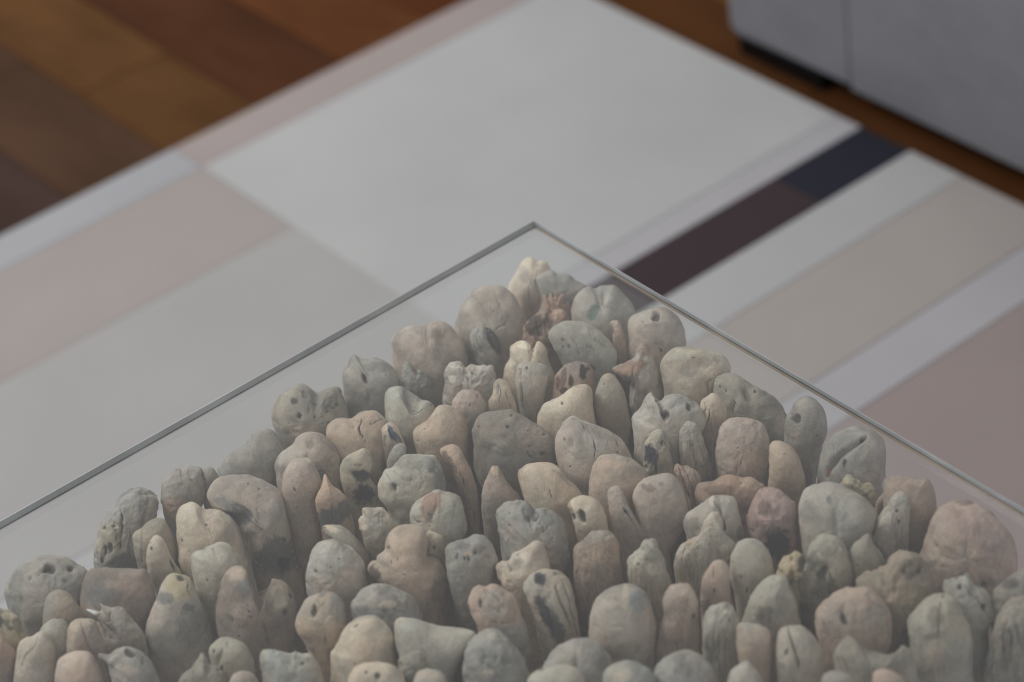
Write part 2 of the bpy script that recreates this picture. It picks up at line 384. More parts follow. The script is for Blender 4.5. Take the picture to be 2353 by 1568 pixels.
PEGS = r'''
pale tan peg with cleft top at the far corner of the cluster|A|cream|z-16|665,900 665,720 720,600 770,490 830,440 880,440 925,472 955,450 1000,465 1025,500 1045,560 1060,800|c:925,475;920,540;910,610,10,.7
smooth grey lump right behind the splintered far corner pieces|A|grey|z-20|900,800 915,640 960,590 1010,560 1050,550 1090,575 1200,590 1260,645 1360,690 1330,760 1250,830 1200,900|d:1020,620,40,22,30,6 s:1070,650,90,60,0,.85,.6
slim pinkish peg split into upright slivers at the far corner|A|pink|f2,z-5|780,950 765,760 800,680 835,665 850,620 880,650 905,610 925,680 955,800 930,920 870,1000|c:835,670;850,800;870,950,9,.4 c:900,640;920,720;945,850,8,.4
ragged rust pink stub with a torn fibrous crown|A|rust|f4,r1,z-8|930,1010 950,880 980,770 1005,800 1040,745 1060,795 1090,745 1110,790 1155,770 1160,840 1195,850 1195,960 1195,1040|c:1035,800;1025,920,9,.4 c:1080,790;1085,900,9,.4 c:1130,800;1130,900,8,.4
rotten dark brown stub with an orange crumbling rim|A|brown|f2,r2|780,1260 790,1080 810,1020 890,960 960,900 1080,915 1165,920 1190,1000 1180,1060 1100,1200|s:900,1050,90,110,0,.45,.9 s:1020,1000,40,90,10,.5,.8 s:1100,950,70,35,0,1.35,.6 c:900,980;930,1150,12,.6 c:980,1000;1000,1150,10,.5
big round pinkish grey knob with a folded heart shaped dimple|A|stone||165,1100 160,1040 190,940 230,860 310,790 350,730 420,700 500,688 580,695 660,735 725,790 770,880 810,980 830,1080 810,1180 730,1320|d:450,960,40,170,-35,26 d:585,850,12,45,-30,6 c:560,820;600,900;640,990,7,.3 s:240,1000,60,90,0,.82,.6 c:470,870;560,960;640,1040;590,1060;540,1110,10,.4
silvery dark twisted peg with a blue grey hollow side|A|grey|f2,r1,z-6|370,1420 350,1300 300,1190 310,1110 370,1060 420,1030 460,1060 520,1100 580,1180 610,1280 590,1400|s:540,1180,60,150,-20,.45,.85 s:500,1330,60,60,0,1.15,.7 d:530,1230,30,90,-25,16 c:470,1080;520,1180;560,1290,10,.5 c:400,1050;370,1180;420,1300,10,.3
round grey molar shaped peg with two deep saddle hollows near the left glass edge|D|stone||95,480 80,290 110,210 200,140 300,110 400,110 430,80 490,65 560,75 620,120 680,200 740,280 770,380 765,480|d:330,310,120,80,20,8 d:530,220,75,95,-20,20 s:520,230,60,90,-25,.75,.6 c:400,110;390,200;400,270,9,.25 c:430,280;500,340;540,410,7,.25 s:370,350,80,60,0,1.1,.4 h:570,160,6,6,0,6
pale round peg with a green stained hollow and curled groove|B|grey2||45,540 42,430 70,330 130,255 210,225 265,240 310,215 380,210 440,215 490,260 530,310 580,360 620,440 620,520 570,610|d:330,360,42,110,10,26 s:245,465,42,78,28,green,.9 d:245,465,40,75,28,10 h:380,410,5,5,0,6 h:463,420,8,8,0,8 h:560,460,6,6,0,6 c:350,340;330,380;350,420;290,470,9,.4 s:200,330,60,60,0,.9,.5
smooth stone grey peg with a small dark triangular hole by the right glass edge|B|stone||560,760 560,580 590,510 640,480 700,450 760,425 830,418 900,425 970,470 1020,540 1055,620 1072,700 1078,800 1020,920|h:810,500,50,46,30,34 s:780,575,90,22,0,.72,.6 s:760,700,60,110,0,.85,.5 h:858,812,14,14,0,14 h:685,535,8,8,0,6 s:970,760,40,40,0,.8,.6
large smooth greenish grey egg with fine curved cracks below the green stained peg|A|green||1150,1440 1110,1330 1060,1230 1025,1130 1050,1080 1110,1030 1200,1010 1300,1015 1400,1040 1500,1110 1580,1190 1640,1270 1650,1350 1630,1460|d:1150,1105,22,45,-35,12 h:1145,1180,18,14,20,8 h:1200,1240,14,22,0,10 c:1380,1120;1430,1170;1500,1210;1560,1245,6,.6 c:1230,1170;1280,1230;1300,1330,8,.4 h:1420,1445,14,20,0,8 c:1330,1290;1350,1250;1420,1240,6,.35
broken pink stick with grey flaked tip beside the greenish egg|B|pink|f2|450,940 425,740 418,650 375,580 400,545 460,530 500,580 540,700 580,850 590,930|s:400,600,32,50,-15,.62,.85 c:480,560;510,640;530,720,6,.5 d:400,600,24,45,-15,6
cream peg with white rimmed split crown like a broken tooth|D|cream||1060,640 1110,480 1150,400 1150,310 1185,285 1230,255 1280,250 1325,295 1340,330 1390,255 1440,270 1480,330 1510,450 1545,560 1560,720|s:1280,290,45,45,0,1.28,.8 s:1440,380,60,110,-20,.95,.7 s:1430,300,40,60,-20,1.2,.7 c:1340,330;1310,350;1360,400;1400,450,9,.35 d:1350,340,18,70,0,12 s:1210,500,34,60,0,.7,.6
grey crusted peg with glassy white nodules on its crown|D|grey2|r2|540,800 545,600 560,500 600,440 650,430 700,440 745,490 790,460 870,460 940,455 1000,465 1020,540 1025,640 990,760|c:770,500;800,530;840,548,9,.9 s:650,460,70,30,0,1.2,.7 s:620,590,40,30,0,1.25,.8 s:900,480,60,25,0,1.2,.7 c:740,520;730,600;700,690,10,.4 d:690,600,50,90,0,5
small ragged grey stub wedged below the molar shaped peg|D|grey|r2,f1,z-10|185,700 165,580 180,450 235,440 290,530 330,510 400,560 440,620 460,750 470,860|s:300,560,60,40,0,1.1,.6 c:360,540;440,600,7,.2 s:250,480,40,40,0,.85,.6
grey peg with pointed left ear and deep scooped crown|C|grey||745,800 730,600 740,520 780,470 800,400 840,368 890,400 950,400 1010,392 1080,410 1150,450 1210,500 1250,590 1275,680 1250,780|d:1010,490,110,70,10,16 h:935,600,20,50,-20,18 c:885,490;920,560;950,640,11,.5 c:960,690;975,800,7,.5 s:880,800,90,60,0,.72,.6 s:1000,470,70,45,10,.8,.5 s:1170,570,60,60,0,1.15,.4
grey peg with a smooth U shaped groove cut down its front|C|green||1115,980 1105,760 1130,690 1180,660 1260,655 1320,690 1400,750 1440,785 1510,790 1550,830 1568,890 1520,980 1400,1080|d:1350,800,50,120,-25,38 s:1340,790,50,120,-20,.72,.7 h:1530,828,7,10,0,6 c:1250,720;1300,800;1340,890;1390,915;1450,870,12,.3 s:1280,690,40,40,0,.75,.5
dark grey wormholed heart shaped peg at the left glass edge|C|olive|r1|140,1100 105,900 120,810 170,740 250,690 340,652 410,660 470,700 520,710 590,680 680,652 730,690 760,770 790,870 800,960|h:295,790,40,30,0,14 h:345,930,26,34,0,16 h:490,815,24,14,0,12 h:605,800,44,60,0,16 h:688,820,14,20,0,12 h:655,855,14,10,0,9 h:600,888,14,12,0,10 h:395,740,24,50,-30,14 h:430,870,16,26,0,10 h:485,940,14,14,0,10 h:560,990,10,12,0,8 h:610,990,12,12,0,6 s:500,800,180,110,0,.82,.6 s:380,1050,160,60,0,pink,.4 d:520,760,60,90,0,10
warm tan peg with a long dark zigzag crack across its rounded top|C|tan||620,1170 600,1060 620,1000 690,950 800,930 850,900 900,870 960,862 1030,870 1090,910 1140,970 1150,1050 1140,1200 1100,1330|c:895,940;900,980;875,1035;890,1080;920,1130;945,1175,14,.95 c:820,940;860,960;890,1000,6,.5 c:970,985;1010,995;1050,968;1100,950,7,.7 d:830,1010,40,60,0,6 c:780,980;820,1025,5,.4
small bark chip streaked with blue beside the zigzag cracked peg|C|cream|f2,z-4|1100,1260 1085,1060 1110,1010 1160,980 1220,1010 1260,1090 1300,1180 1290,1230 1200,1330|s:1180,1080,30,70,-25,blue,.85 s:1230,1120,22,50,-30,blue,.7 s:1110,1140,14,50,0,blue,.5 c:1150,1040;1180,1110;1230,1170,9,.8
smooth grey leaf shaped sliver under the blue streaked chip|C|grey||1140,1450 1135,1350 1160,1260 1210,1190 1270,1175 1305,1200 1300,1260 1250,1330 1200,1430|d:1230,1240,30,60,20,3
warm beige rounded peg with a nibbled left shoulder|D|tan||300,1250 265,1100 300,1030 390,980 450,910 500,840 560,828 620,845 690,890 740,970 765,1060 765,1200|s:440,960,60,18,-40,.85,.5 h:410,1020,6,6,0,5 h:375,1045,6,6,0,5
small dusty pink nub sitting low between cream peg and crusted crown|D|pink|r1,z-6|620,900 620,810 650,750 700,700 780,680 860,710 900,770 925,830 920,920 860,1010|c:780,815;785,840,6,.8
pale pointed peg with blue hairline cracks|D|cream||945,940 950,810 990,720 1000,640 1040,595 1090,605 1140,660 1170,750 1200,830 1215,930|c:1040,650;1060,700;1050,800,6,blue,.7 c:1100,700;1120,770,6,blue,.8 c:1140,820;1160,880,6,.5 s:1035,680,12,40,0,blue,.4
straight grey column with a flat sawn rim|D|grey2|f2|1240,900 1200,640 1212,520 1235,470 1300,455 1400,460 1470,490 1480,560 1460,700 1445,820 1390,960|s:1360,520,110,36,5,.85,.6 h:1298,498,12,12,0,10 c:1240,640;1250,800,12,.3 c:1260,480;1240,560;1250,700;1260,850,16,.35 s:1230,600,30,60,0,1.1,.5
broad dark grey boulder like peg with scattered wormholes in the middle of the cluster|D|dark|r1,d.4|800,1260 785,1100 800,1010 850,920 930,885 1060,872 1160,875 1250,920 1350,970 1450,1030 1530,1100 1570,1200 1575,1350|h:1155,915,14,10,0,12 h:1120,1020,15,10,0,10 h:1325,1200,18,14,0,14 h:1447,1270,18,16,0,15 h:1448,1093,18,14,0,12 h:1465,1180,7,7,0,6 h:1275,1055,9,9,0,6 c:1290,1240;1320,1280;1360,1320,13,.8 s:1050,1180,90,60,0,1.18,.5 s:1350,1150,140,120,0,pink,.35 h:855,1015,14,12,0,6
brown mottled dome with black rot streaks|E|brown|r1|240,500 270,380 280,290 320,210 390,140 470,118 560,130 620,180 650,250 660,350|s:545,220,34,60,0,.3,.95 s:440,300,24,60,0,.35,.85 s:370,270,26,90,10,.55,.7 s:320,320,20,60,0,.4,.7 s:380,390,50,30,0,.4,.8 s:580,190,30,12,0,.35,.8
pale sand triangular peg sloping up to the right|E|cream|f1|125,720 125,640 150,570 200,510 280,470 360,430 400,390 470,345 540,330 590,335 630,380 640,480 660,600 675,690|h:365,505,9,11,0,8 c:200,500;290,470;390,410,7,.3 c:225,555;240,540,6,.5 s:450,350,60,14,-15,.85,.5
tall smooth oval peg with one pinprick near its tip|E|tan2||665,600 655,470 675,340 710,260 760,222 810,230 860,280 900,350 930,450 950,560 975,700 960,830|h:737,327,6,6,0,6
white woolly peg with a brown crumbling shoulder|B|grey2|f2,r1|600,1350 580,1290 590,1180 600,1080 500,1050 430,990 440,960 520,930 600,890 640,850 660,780 700,745 745,790 780,870 820,960 860,1050 880,1150 905,1250|s:560,980,150,75,-25,brown,.85 s:710,800,70,60,0,brown,.7 s:540,1070,70,40,0,.5,.8 s:690,1190,60,40,-20,.68,.7 s:740,1060,80,90,0,1.12,.6 c:615,940;600,1010;620,1100,10,.5
wide beige block with a blue grey band across its top on the right side|F|cream||100,440 75,280 100,190 170,110 250,80 330,75 450,90 560,110 640,140 700,200 712,290 650,380 560,480|s:360,215,240,50,-7,.72,.75 s:300,250,120,60,0,.85,.5 h:368,160,14,7,0,8 h:290,370,6,6,0,6 c:100,240;200,200;330,215,7,.3 c:530,360;500,420;510,500,16,.45 d:480,420,40,80,0,8
wide pitted grey peg with a dark groove and hollow at the right edge|F|olive|r1|540,560 530,400 560,330 640,290 720,285 800,320 900,390 960,410 1050,470 1120,550 1170,640 1190,720 1195,820 1150,920|d:850,490,38,75,-20,20 s:855,500,34,60,-20,.7,.6 h:645,460,14,18,0,14 h:925,468,12,14,0,12 d:720,600,28,90,20,18 c:735,570;710,640;690,690,14,.7 h:1105,592,8,8,0,8 h:1070,600,6,6,0,6 h:720,515,7,7,0,6 c:830,500;850,540;880,552,7,.5 s:950,640,160,70,0,.88,.5 s:1140,760,50,100,0,pink,.5
knobbly grey peg shaped like a double knuckle with a round socket|F|grey2|r1|-190,950 -195,800 -186,700 -126,618 -76,518 -6,478 60,545 120,520 200,502 280,530 350,570 420,620 455,700 440,800 300,880|h:112,680,36,40,0,36 d:200,600,40,40,0,12 h:320,615,22,28,0,14 h:45,545,12,12,0,8 c:60,550;85,620;100,690,12,.7 d:380,600,50,50,0,8 s:-40,560,60,60,0,.85,.6 s:180,750,120,60,0,pink,.5 d:40,620,30,60,0,8
cream curved shell like peg with a dark crescent slit|F|cream||450,1000 430,860 440,760 425,680 430,560 500,500 545,478 600,510 640,560 670,640 670,720 630,820 560,920 500,1000|c:505,640;500,700;480,770,15,.75 c:460,570;470,640;430,720;455,800,10,.5 s:490,690,10,70,10,1.3,.8 s:460,540,40,40,0,pink,.6
big pink and grey mottled egg beside the smooth tan thumb|F|pink|r1|575,1230 555,1080 565,950 590,820 640,740 700,705 800,700 900,720 980,760 1030,820 1060,900 1060,1000 1050,1130 1010,1260|s:690,900,70,100,10,.85,.6 s:640,1080,70,110,0,green,.5 h:800,1120,12,18,0,8 c:905,1180;920,1240,8,.5 c:745,1140;755,1210,9,.5 c:990,900;1000,950,7,.4 s:990,1080,50,130,0,.8,.5 h:893,1008,6,6,0,5 d:680,880,60,90,0,6
smooth tan thumb shaped peg without cracks|F|tan||1030,1380 1050,1200 1050,1050 1060,950 1110,915 1180,925 1250,970 1310,1050 1350,1150 1375,1280 1385,1420|s:1180,1035,14,8,0,.5,.7
tall grey peg with a square hollow near its tip by the right glass edge|F|grey||1180,980 1200,740 1250,650 1290,560 1350,520 1420,522 1490,570 1540,640 1565,740 1560,850 1520,960 1490,1150 1470,1320|h:1285,715,40,44,10,20 d:1290,690,50,60,0,8 s:1250,900,70,110,0,1.1,.4 s:1470,900,50,200,0,.85,.4 c:1370,1200;1400,1215,8,.4 s:1290,900,60,100,0,pink,.3
large smooth grey peg with an arched groove curling over its top|G|grey||215,640 240,470 260,380 320,290 390,250 460,228 530,232 600,270 650,310 668,380 665,480 660,600 600,680|c:285,560;300,500;350,440;420,385;480,345;540,300,30,.35 h:518,312,26,14,-20,14 d:330,480,32,80,25,10 s:350,430,80,30,-45,.72,.6 h:400,470,14,34,10,10 c:320,330;330,380;325,430,5,.35 c:300,500;320,515,6,-.5 s:295,530,18,26,0,brown,.7 c:520,540;580,525;620,550,5,.3
small crumbling yellowish cap of rot behind the grey white boulder|G|yellow|r3,z-6|340,660 370,590 400,555 440,548 490,580 560,605 600,640 612,690 600,750 560,800|s:470,640,90,16,25,.5,.7 s:580,660,30,30,0,1.15,.5
slim pink splinter standing in the gap under the yellowish cap|G|rust|z-14,f2|600,820 605,750 620,700 655,678 664,692 655,740 645,840|
smooth brown dome behind the white leaning finger|G|rustgrey|f1|660,760 650,600 690,560 740,545 820,545 900,560 950,570 985,640 1000,720 1003,800 980,900|s:880,590,80,25,5,pink,.5
white leaning finger shaped peg with fine woolly grain|G|grey2|f3|575,960 600,860 640,790 680,720 730,660 770,655 808,680 825,740 820,850 812,1000 800,1060 700,1100|h:740,780,16,12,0,8 s:680,900,90,120,20,1.12,.5 h:750,850,14,12,0,6 c:600,1000;650,1060;690,1100,10,.4
big blunt grey white boulder left of the leaning white finger|G|grey2|f1|105,900 108,720 150,630 220,600 290,590 360,605 430,640 500,690 560,740 600,800 590,870 540,930 430,1010|s:300,705,20,26,0,.6,.7 s:400,620,120,40,20,.92,.4 s:340,800,30,150,0,.82,.5 s:220,880,140,120,0,.9,.4 d:345,860,18,120,0,6
largest pink dome peg next to the right glass edge|G|pinkbig|r1,d.38|880,1140 925,950 938,850 980,780 1040,725 1120,705 1200,703 1270,740 1350,800 1430,880 1480,940 1505,1020 1515,1120 1500,1220 1420,1340|s:1170,720,60,18,5,.62,.7 s:1050,980,110,200,0,tan,.5 s:1230,1050,30,170,-5,tan,.5 s:1220,900,200,80,30,rose,.4 h:1300,1255,22,16,0,10 c:1190,980;1190,1100;1210,1220,7,.25 s:950,1130,36,26,0,.6,.6
dark weathered rounded peg cut off by the right picture border|G|dark|r1|1350,1430 1365,1310 1400,1260 1470,1200 1530,1165 1600,1140 1660,1200 1700,1450|s:1480,1250,60,40,0,.6,.7 d:1500,1270,40,30,0,8
dark fibrous peg with deep vertical grooves in the lower right corner|S|olive|f5|1190,1500 1250,1300 1290,1100 1350,950 1430,830 1520,790 1600,790 1670,900 1680,1500|c:1380,1060;1370,1200;1390,1450,13,.75 c:1440,1070;1460,1300,14,.85 c:1500,1040;1530,1240,13,.8 c:1340,1100;1330,1220,9,.6 c:1410,1100;1400,1280,10,.7 c:1470,1050;1500,1200,9,.7 s:1400,1300,60,160,0,.7,.5
knobby pale peg leaning left with a row of pits along its ridge|S|green|r1|840,820 835,650 880,625 930,600 1000,590 1040,560 1090,590 1130,680 1200,720 1260,780 1290,860 1330,950 1290,1010 1250,1120|h:985,710,26,36,0,14 h:958,600,20,22,0,12 h:1015,580,16,18,0,10 c:1030,695;1080,750;1100,790;1150,820;1190,880;1240,950;1295,1000,12,.6 h:1215,895,24,26,0,16 d:920,640,30,30,0,8
rounded shaggy grey brown peg with a rough dark patch on top|S|olivebrown|f2,r2|70,780 50,650 120,590 220,560 330,520 370,450 430,410 520,400 590,430 650,480 690,550 720,650 738,740 700,860 600,980 500,1080|s:540,560,110,80,0,.62,.8 h:605,575,24,18,0,12 d:500,560,60,50,0,10 s:300,640,200,50,0,.82,.4 s:450,800,160,60,0,tan,.5 c:490,520;500,600,12,.6
small grey wedge pointing up beside the woolly hollow peg|Q|olive||1000,720 980,500 1010,350 1070,290 1150,240 1180,280 1210,340 1280,420 1300,520 1290,640|s:1130,400,14,20,0,.7,.5 c:1215,350;1260,430;1290,520,12,.5
pinkish round peg with an almond shaped slit in its face|Q|rust2|f2,d.38|700,1180 690,1040 700,930 770,820 860,745 960,705 1070,700 1170,705 1240,770 1310,850 1350,930 1365,1060 1365,1200 1340,1330|h:933,1000,22,52,-20,24 s:920,900,24,60,15,.68,.6 s:1040,1000,30,60,0,.75,.5 h:770,1040,12,18,0,6 s:1195,850,20,26,0,.75,.4 d:930,990,40,80,-20,10
large greenish grey dome with a straight hairline crack from its tip|S|olive2|f2|550,1500 525,1250 515,1040 580,930 660,850 740,790 840,780 930,800 990,870 1030,970 1080,1120 1108,1280 1110,1500|c:842,785;820,860;805,930;800,1060;798,1150,9,.85 s:770,980,70,100,0,.62,.5 s:760,1150,120,40,-10,.75,.5 d:650,1300,30,160,-10,12 s:760,1300,70,120,0,tan,.5
low gnarled olive grey peg with three parallel slits along the bottom edge|Q|olive|f2,d.3|840,1640 850,1330 900,1200 980,1130 1050,1180 1120,1240 1250,1300 1380,1322 1440,1300 1470,1240 1560,1300 1600,1450 1620,1640|c:868,1310;885,1390;912,1455,12,.85 c:922,1340;950,1410;980,1480,10,.8 c:1008,1330;1030,1390;1062,1450,9,.7 s:1450,1330,14,50,0,yellow,.6 c:1030,1210;1080,1330,7,.4
mossy woolly lump left of the hollow arch peg|Q|yellow|f3,r3|360,720 348,600 360,520 390,460 450,415 540,405 595,450 570,560 520,640|s:560,500,40,90,20,.42,.85 s:460,520,60,60,0,1.1,.5 s:450,640,40,60,0,.6,.6
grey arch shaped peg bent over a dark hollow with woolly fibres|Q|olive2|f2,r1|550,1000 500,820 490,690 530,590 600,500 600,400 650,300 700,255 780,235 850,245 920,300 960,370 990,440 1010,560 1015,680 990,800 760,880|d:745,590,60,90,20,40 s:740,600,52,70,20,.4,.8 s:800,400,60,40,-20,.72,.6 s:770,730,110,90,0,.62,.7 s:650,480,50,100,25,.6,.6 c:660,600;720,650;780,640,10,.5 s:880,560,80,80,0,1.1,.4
creamy peg with several long dark cracks and a flake gap near the bottom edge|Q|cream2|f1|325,1500 318,1260 330,1150 370,1080 430,1055 540,1060 620,1110 680,1170 740,1260 765,1380 770,1520|c:435,1068;450,1140;470,1220;495,1300;515,1370;540,1440,16,.9 c:425,1280;400,1335,11,.9 c:380,1190;365,1260,7,.4 c:345,1300;375,1370;400,1430,8,.4 d:525,1400,18,70,-10,14 c:510,1240;530,1290,7,.4 c:470,1225;400,1330;370,1370,5,.4
tall pale green grey peg with a soft dark bruise low on its left|P|green2|f2|990,1060 1040,900 1080,780 1150,690 1250,620 1330,603 1400,620 1440,700 1490,820 1512,950 1530,1080 1430,1220|s:1205,965,75,80,0,.55,.7 s:1090,860,60,160,20,.9,.4 s:1340,880,24,200,5,.85,.4 d:1200,950,70,100,0,8
smooth grey white egg shaped peg with faint specks on the right middle|P|green2||920,760 880,600 890,440 940,350 990,300 1070,288 1150,305 1220,370 1260,450 1280,540 1290,640 1220,770 1050,890|h:988,628,8,18,0,8 h:1045,740,12,18,15,8 c:1200,460;1215,520,8,.4 c:1180,440;1200,500,6,.3
small pinkish thumb shaped peg below the grey white egg|P|rust2|f1|620,930 625,720 640,620 690,540 740,480 790,465 840,480 880,530 895,620 900,740 925,880|h:748,742,10,20,0,10 s:665,890,50,70,0,.5,.7 c:745,500;740,620,12,.25 c:690,600;710,700,8,.2
dusky pink broken peg with a large blue black stain down its front|T|rose|f2,r1|455,1110 445,960 480,860 520,780 560,700 620,660 680,655 740,670 800,720 880,790 908,860 920,1000 930,1150 945,1280|s:740,1190,115,140,0,bluedark,.95 s:615,860,60,70,0,.6,.7 s:640,940,60,30,0,1.25,.5 s:680,700,60,40,0,1.12,.5 s:480,1000,40,110,0,.85,.4 d:740,1200,100,120,0,10 c:460,900;470,1000,8,.4
grey white angular peg with a slanted roof like top and dark knot slit|O|grey2|f1,d.27,z-2|890,960 875,800 900,720 960,660 1040,600 1100,555 1180,535 1290,540 1330,570 1360,680 1390,780 1420,870 1400,960|c:1140,600;1190,670;1210,740;1240,850,16,.6 h:1222,815,24,56,-15,22 s:1120,590,20,60,0,1.25,.6 s:940,830,70,80,0,.68,.6 s:1370,880,30,80,0,.55,.7 s:1170,600,30,60,-10,.75,.6
pleated pale peg with long vertical fibres in front of the roof topped one|O|cream2|f4,d.28,z4|790,1400 778,1150 820,1030 870,965 950,930 1010,910 1050,760 1100,700 1160,690 1205,760 1240,880 1300,960 1330,1000 1280,1100 1200,1250 1130,1400|c:875,970;860,1060;840,1160,10,.6 c:1000,950;985,1080;985,1200,9,.4 s:910,975,50,22,0,yellow,.7 c:930,1000;915,1150,8,.35 s:1060,1050,90,160,0,green2,.5 s:960,1270,60,140,10,.75,.4
large pinkish teardrop peg with a grey blue smudge on its crown|O|stone|f1,d.4|420,640 405,560 430,480 500,400 590,360 700,342 780,370 830,430 870,520 890,620 903,700 870,820 800,970 740,1060|s:550,480,70,38,10,.68,.75 s:662,440,22,20,0,blue,.5 h:643,765,7,9,0,6 c:530,385;540,360,5,.3 s:650,700,200,180,0,pink,.4
tapering strip like peg leaning left with a small blue rot spot|O|pink2|f2,d.32|230,960 190,650 178,520 220,460 290,460 330,520 370,620 430,740 480,810 560,860 620,950 700,1080|s:345,690,40,24,50,blue,.7 c:320,660;360,710;410,790;440,830,9,.6 c:330,520;400,700;470,800,7,.3 h:345,690,20,12,50,8
pale shaggy broad peg with a small knot standing right of the brown furry block|O|cream2|f3|370,1330 360,1160 400,1080 460,1020 500,955 560,940 610,950 640,1020 680,1130 720,1250 770,1340 760,1480|h:460,1165,14,18,0,8 s:440,1250,80,100,0,.85,.4 c:400,1150;400,1290,6,.3 c:440,1200;445,1320,6,.3
broad smooth pinkish tan peg tapering to the right behind the tapering strip|E|tan3||600,1340 598,1200 640,1050 720,960 860,960 980,990 1060,1040 1110,1090 1140,1140 1100,1220 1000,1340|s:960,1010,20,16,0,.8,.5 s:900,980,120,25,5,grey,.4
large white peg with three dark blue cracks in the centre|E|stone2||340,1100 305,900 315,800 360,710 410,640 470,613 550,640 660,680 760,730 850,790 930,860 975,930 1005,1000 1000,1100|c:450,625;500,640;540,680;560,725,9,blue,.95 c:645,840;655,880;672,930,11,blue,.95 c:658,950;655,1000,9,blue,.9 c:852,820;868,890,9,.9 c:862,920;878,970,8,.9 d:440,870,34,80,15,14 s:430,860,26,60,15,.8,.5 c:380,880;390,930;450,960;500,1020,6,.5 h:383,820,7,14,0,6 c:600,740;640,800;650,850,6,.4
hollow broken bark peg with a black burnt cavity|E|yellow2|r2,f1|1090,1150 1095,1000 1095,900 1105,850 1140,780 1180,740 1270,735 1310,830 1330,940 1360,1040 1372,1150|s:1150,965,66,90,-20,bluedark,.97 d:1150,965,60,85,-20,16 s:1205,1090,12,60,0,bluedark,.9 s:1265,800,40,60,0,grey,.5 h:1270,860,12,34,0,8 c:1290,800;1310,900,7,.5
pale fibrous upright peg with a small round knot|F|green2|f4|255,1160 238,900 255,810 300,750 350,745 400,780 430,870 470,980 510,1100 550,1230 500,1320|c:340,940;365,955;345,975;330,955,7,.8 c:360,990;385,1120;400,1260,7,.6 c:410,900;440,1030;480,1150,7,.4 c:250,950;270,1100,6,.4
reddish fibrous split trunk squeezed between burnt bark and pale fibrous peg|O|rust|f4,z-10|900,640 830,430 782,330 805,255 845,275 920,290 980,330 1010,400 990,520|c:820,290;850,400;920,560,13,.6 c:870,300;930,440;980,560,10,.5 s:930,350,50,50,0,pink,.6 c:960,320;990,410,10,.6
low reddish brown arched peg above the roof topped one|O|brown2|f1,z-12,d.33|980,620 965,520 985,440 1050,410 1130,400 1190,370 1260,355 1330,370 1400,395 1480,390 1540,430 1590,480 1570,580 1450,650|s:1180,500,160,50,0,.65,.6 h:1385,435,14,8,0,5 c:1400,400;1450,440,7,.5 s:1000,530,60,70,0,rust,.5 s:1470,430,90,60,0,tan,.4
golden beige smooth egg leaning right in the centre|M|gold||800,600 745,440 738,330 780,280 850,240 950,233 1050,250 1130,290 1200,370 1270,450 1320,520 1335,620 1250,740|c:980,420;990,480;970,520,4,.4 c:1030,500;1045,550;1065,578,8,.8 c:1010,520;1040,570,6,.5 c:780,290;760,350;800,500,10,.15 s:1180,680,90,60,0,.78,.5 h:803,490,6,6,0,5
cream rounded peg head with a black eye shaped hole|M|cream||1270,960 1215,700 1190,640 1230,580 1280,550 1340,543 1420,570 1480,620 1520,700 1550,800 1570,900 1500,1000|h:1322,742,34,56,-25,34 d:1340,640,40,45,-30,12 s:1210,650,22,80,-10,.62,.6 h:1240,740,20,30,0,12 s:1340,920,90,60,0,brown,.45
brown furry block shaped peg under the cream head with the eye shaped hole|N|brownfur|f4|870,800 850,600 855,450 875,350 930,300 1010,220 1120,205 1210,240 1255,320 1280,450 1300,560 1320,660 1300,760 1180,860|s:1050,260,140,50,0,grey,.6 s:1000,700,160,120,0,rust,.3 c:1220,580;1240,660,8,.7 s:950,250,70,60,0,.8,.4
tall cone shaped grey brown peg with an orange bruise at its tip|M|pink2|f1|440,900 415,600 430,450 480,330 505,280 540,270 580,280 610,340 660,430 720,520 780,600 800,720|s:525,320,45,40,30,orange,.85 s:470,600,30,160,-8,1.1,.5 s:600,520,60,160,0,pink,.4 s:490,400,30,80,0,.85,.4
curved strip of orange tan bark with a grey inner edge|M|orange|f2|350,900 300,650 220,520 150,340 60,210 35,130 80,95 160,80 220,110 270,190 320,290 350,370 380,480 392,600 405,760 400,860|s:120,250,40,130,-30,.6,.85 s:350,430,30,60,0,orange,.6 c:250,390;270,500;300,690,12,.7 c:350,690;355,760;350,800,10,.8 c:60,150;140,290;200,430,11,.3
lumpy dark grey round peg with a notched crack in its crown|M|grey|r2|580,920 545,740 580,660 650,600 760,585 850,600 900,650 970,640 1060,680 1140,760 1180,860 1215,980 1200,1120 1080,1220|s:840,680,60,90,0,.6,.7 c:880,660;930,720;900,760;960,820;970,870,15,.7 s:720,700,90,70,0,1.05,.4 d:860,760,60,50,0,14 s:900,830,80,60,0,1.15,.5 s:1010,740,60,60,0,.85,.5 s:680,860,80,80,0,pink,.4 c:600,760;700,840;820,960,12,.25
mottled blue grey columnar peg flared at the top|M|grey|r1|110,1300 80,1080 100,1000 200,950 300,920 370,900 440,915 500,980 550,1080 572,1150 555,1380|s:260,1000,70,40,0,.6,.6 h:190,1100,12,32,20,8 h:300,1110,12,28,0,10 h:265,1110,14,18,0,8 s:390,1040,60,50,0,.7,.6 s:290,1075,34,24,0,orange,.6 s:460,1090,40,20,20,.75,.5 c:150,1240;160,1400,12,-.3 h:360,1065,12,12,0,6
sandy peg with a white crusted broken lip leaning to the right|N|cream2|r1|260,800 200,700 150,600 140,520 200,460 260,450 300,390 370,365 430,330 500,290 560,300 610,390 650,500 665,620 600,780|s:410,430,34,50,0,1.3,.8 s:210,640,26,70,-20,1.3,.8 s:460,400,70,60,0,orange,.4 s:330,510,80,50,-30,.8,.6 h:348,408,8,8,0,8 c:255,455;290,540;270,580,12,.6 c:150,550;170,620,7,.6 d:330,520,70,50,-30,12
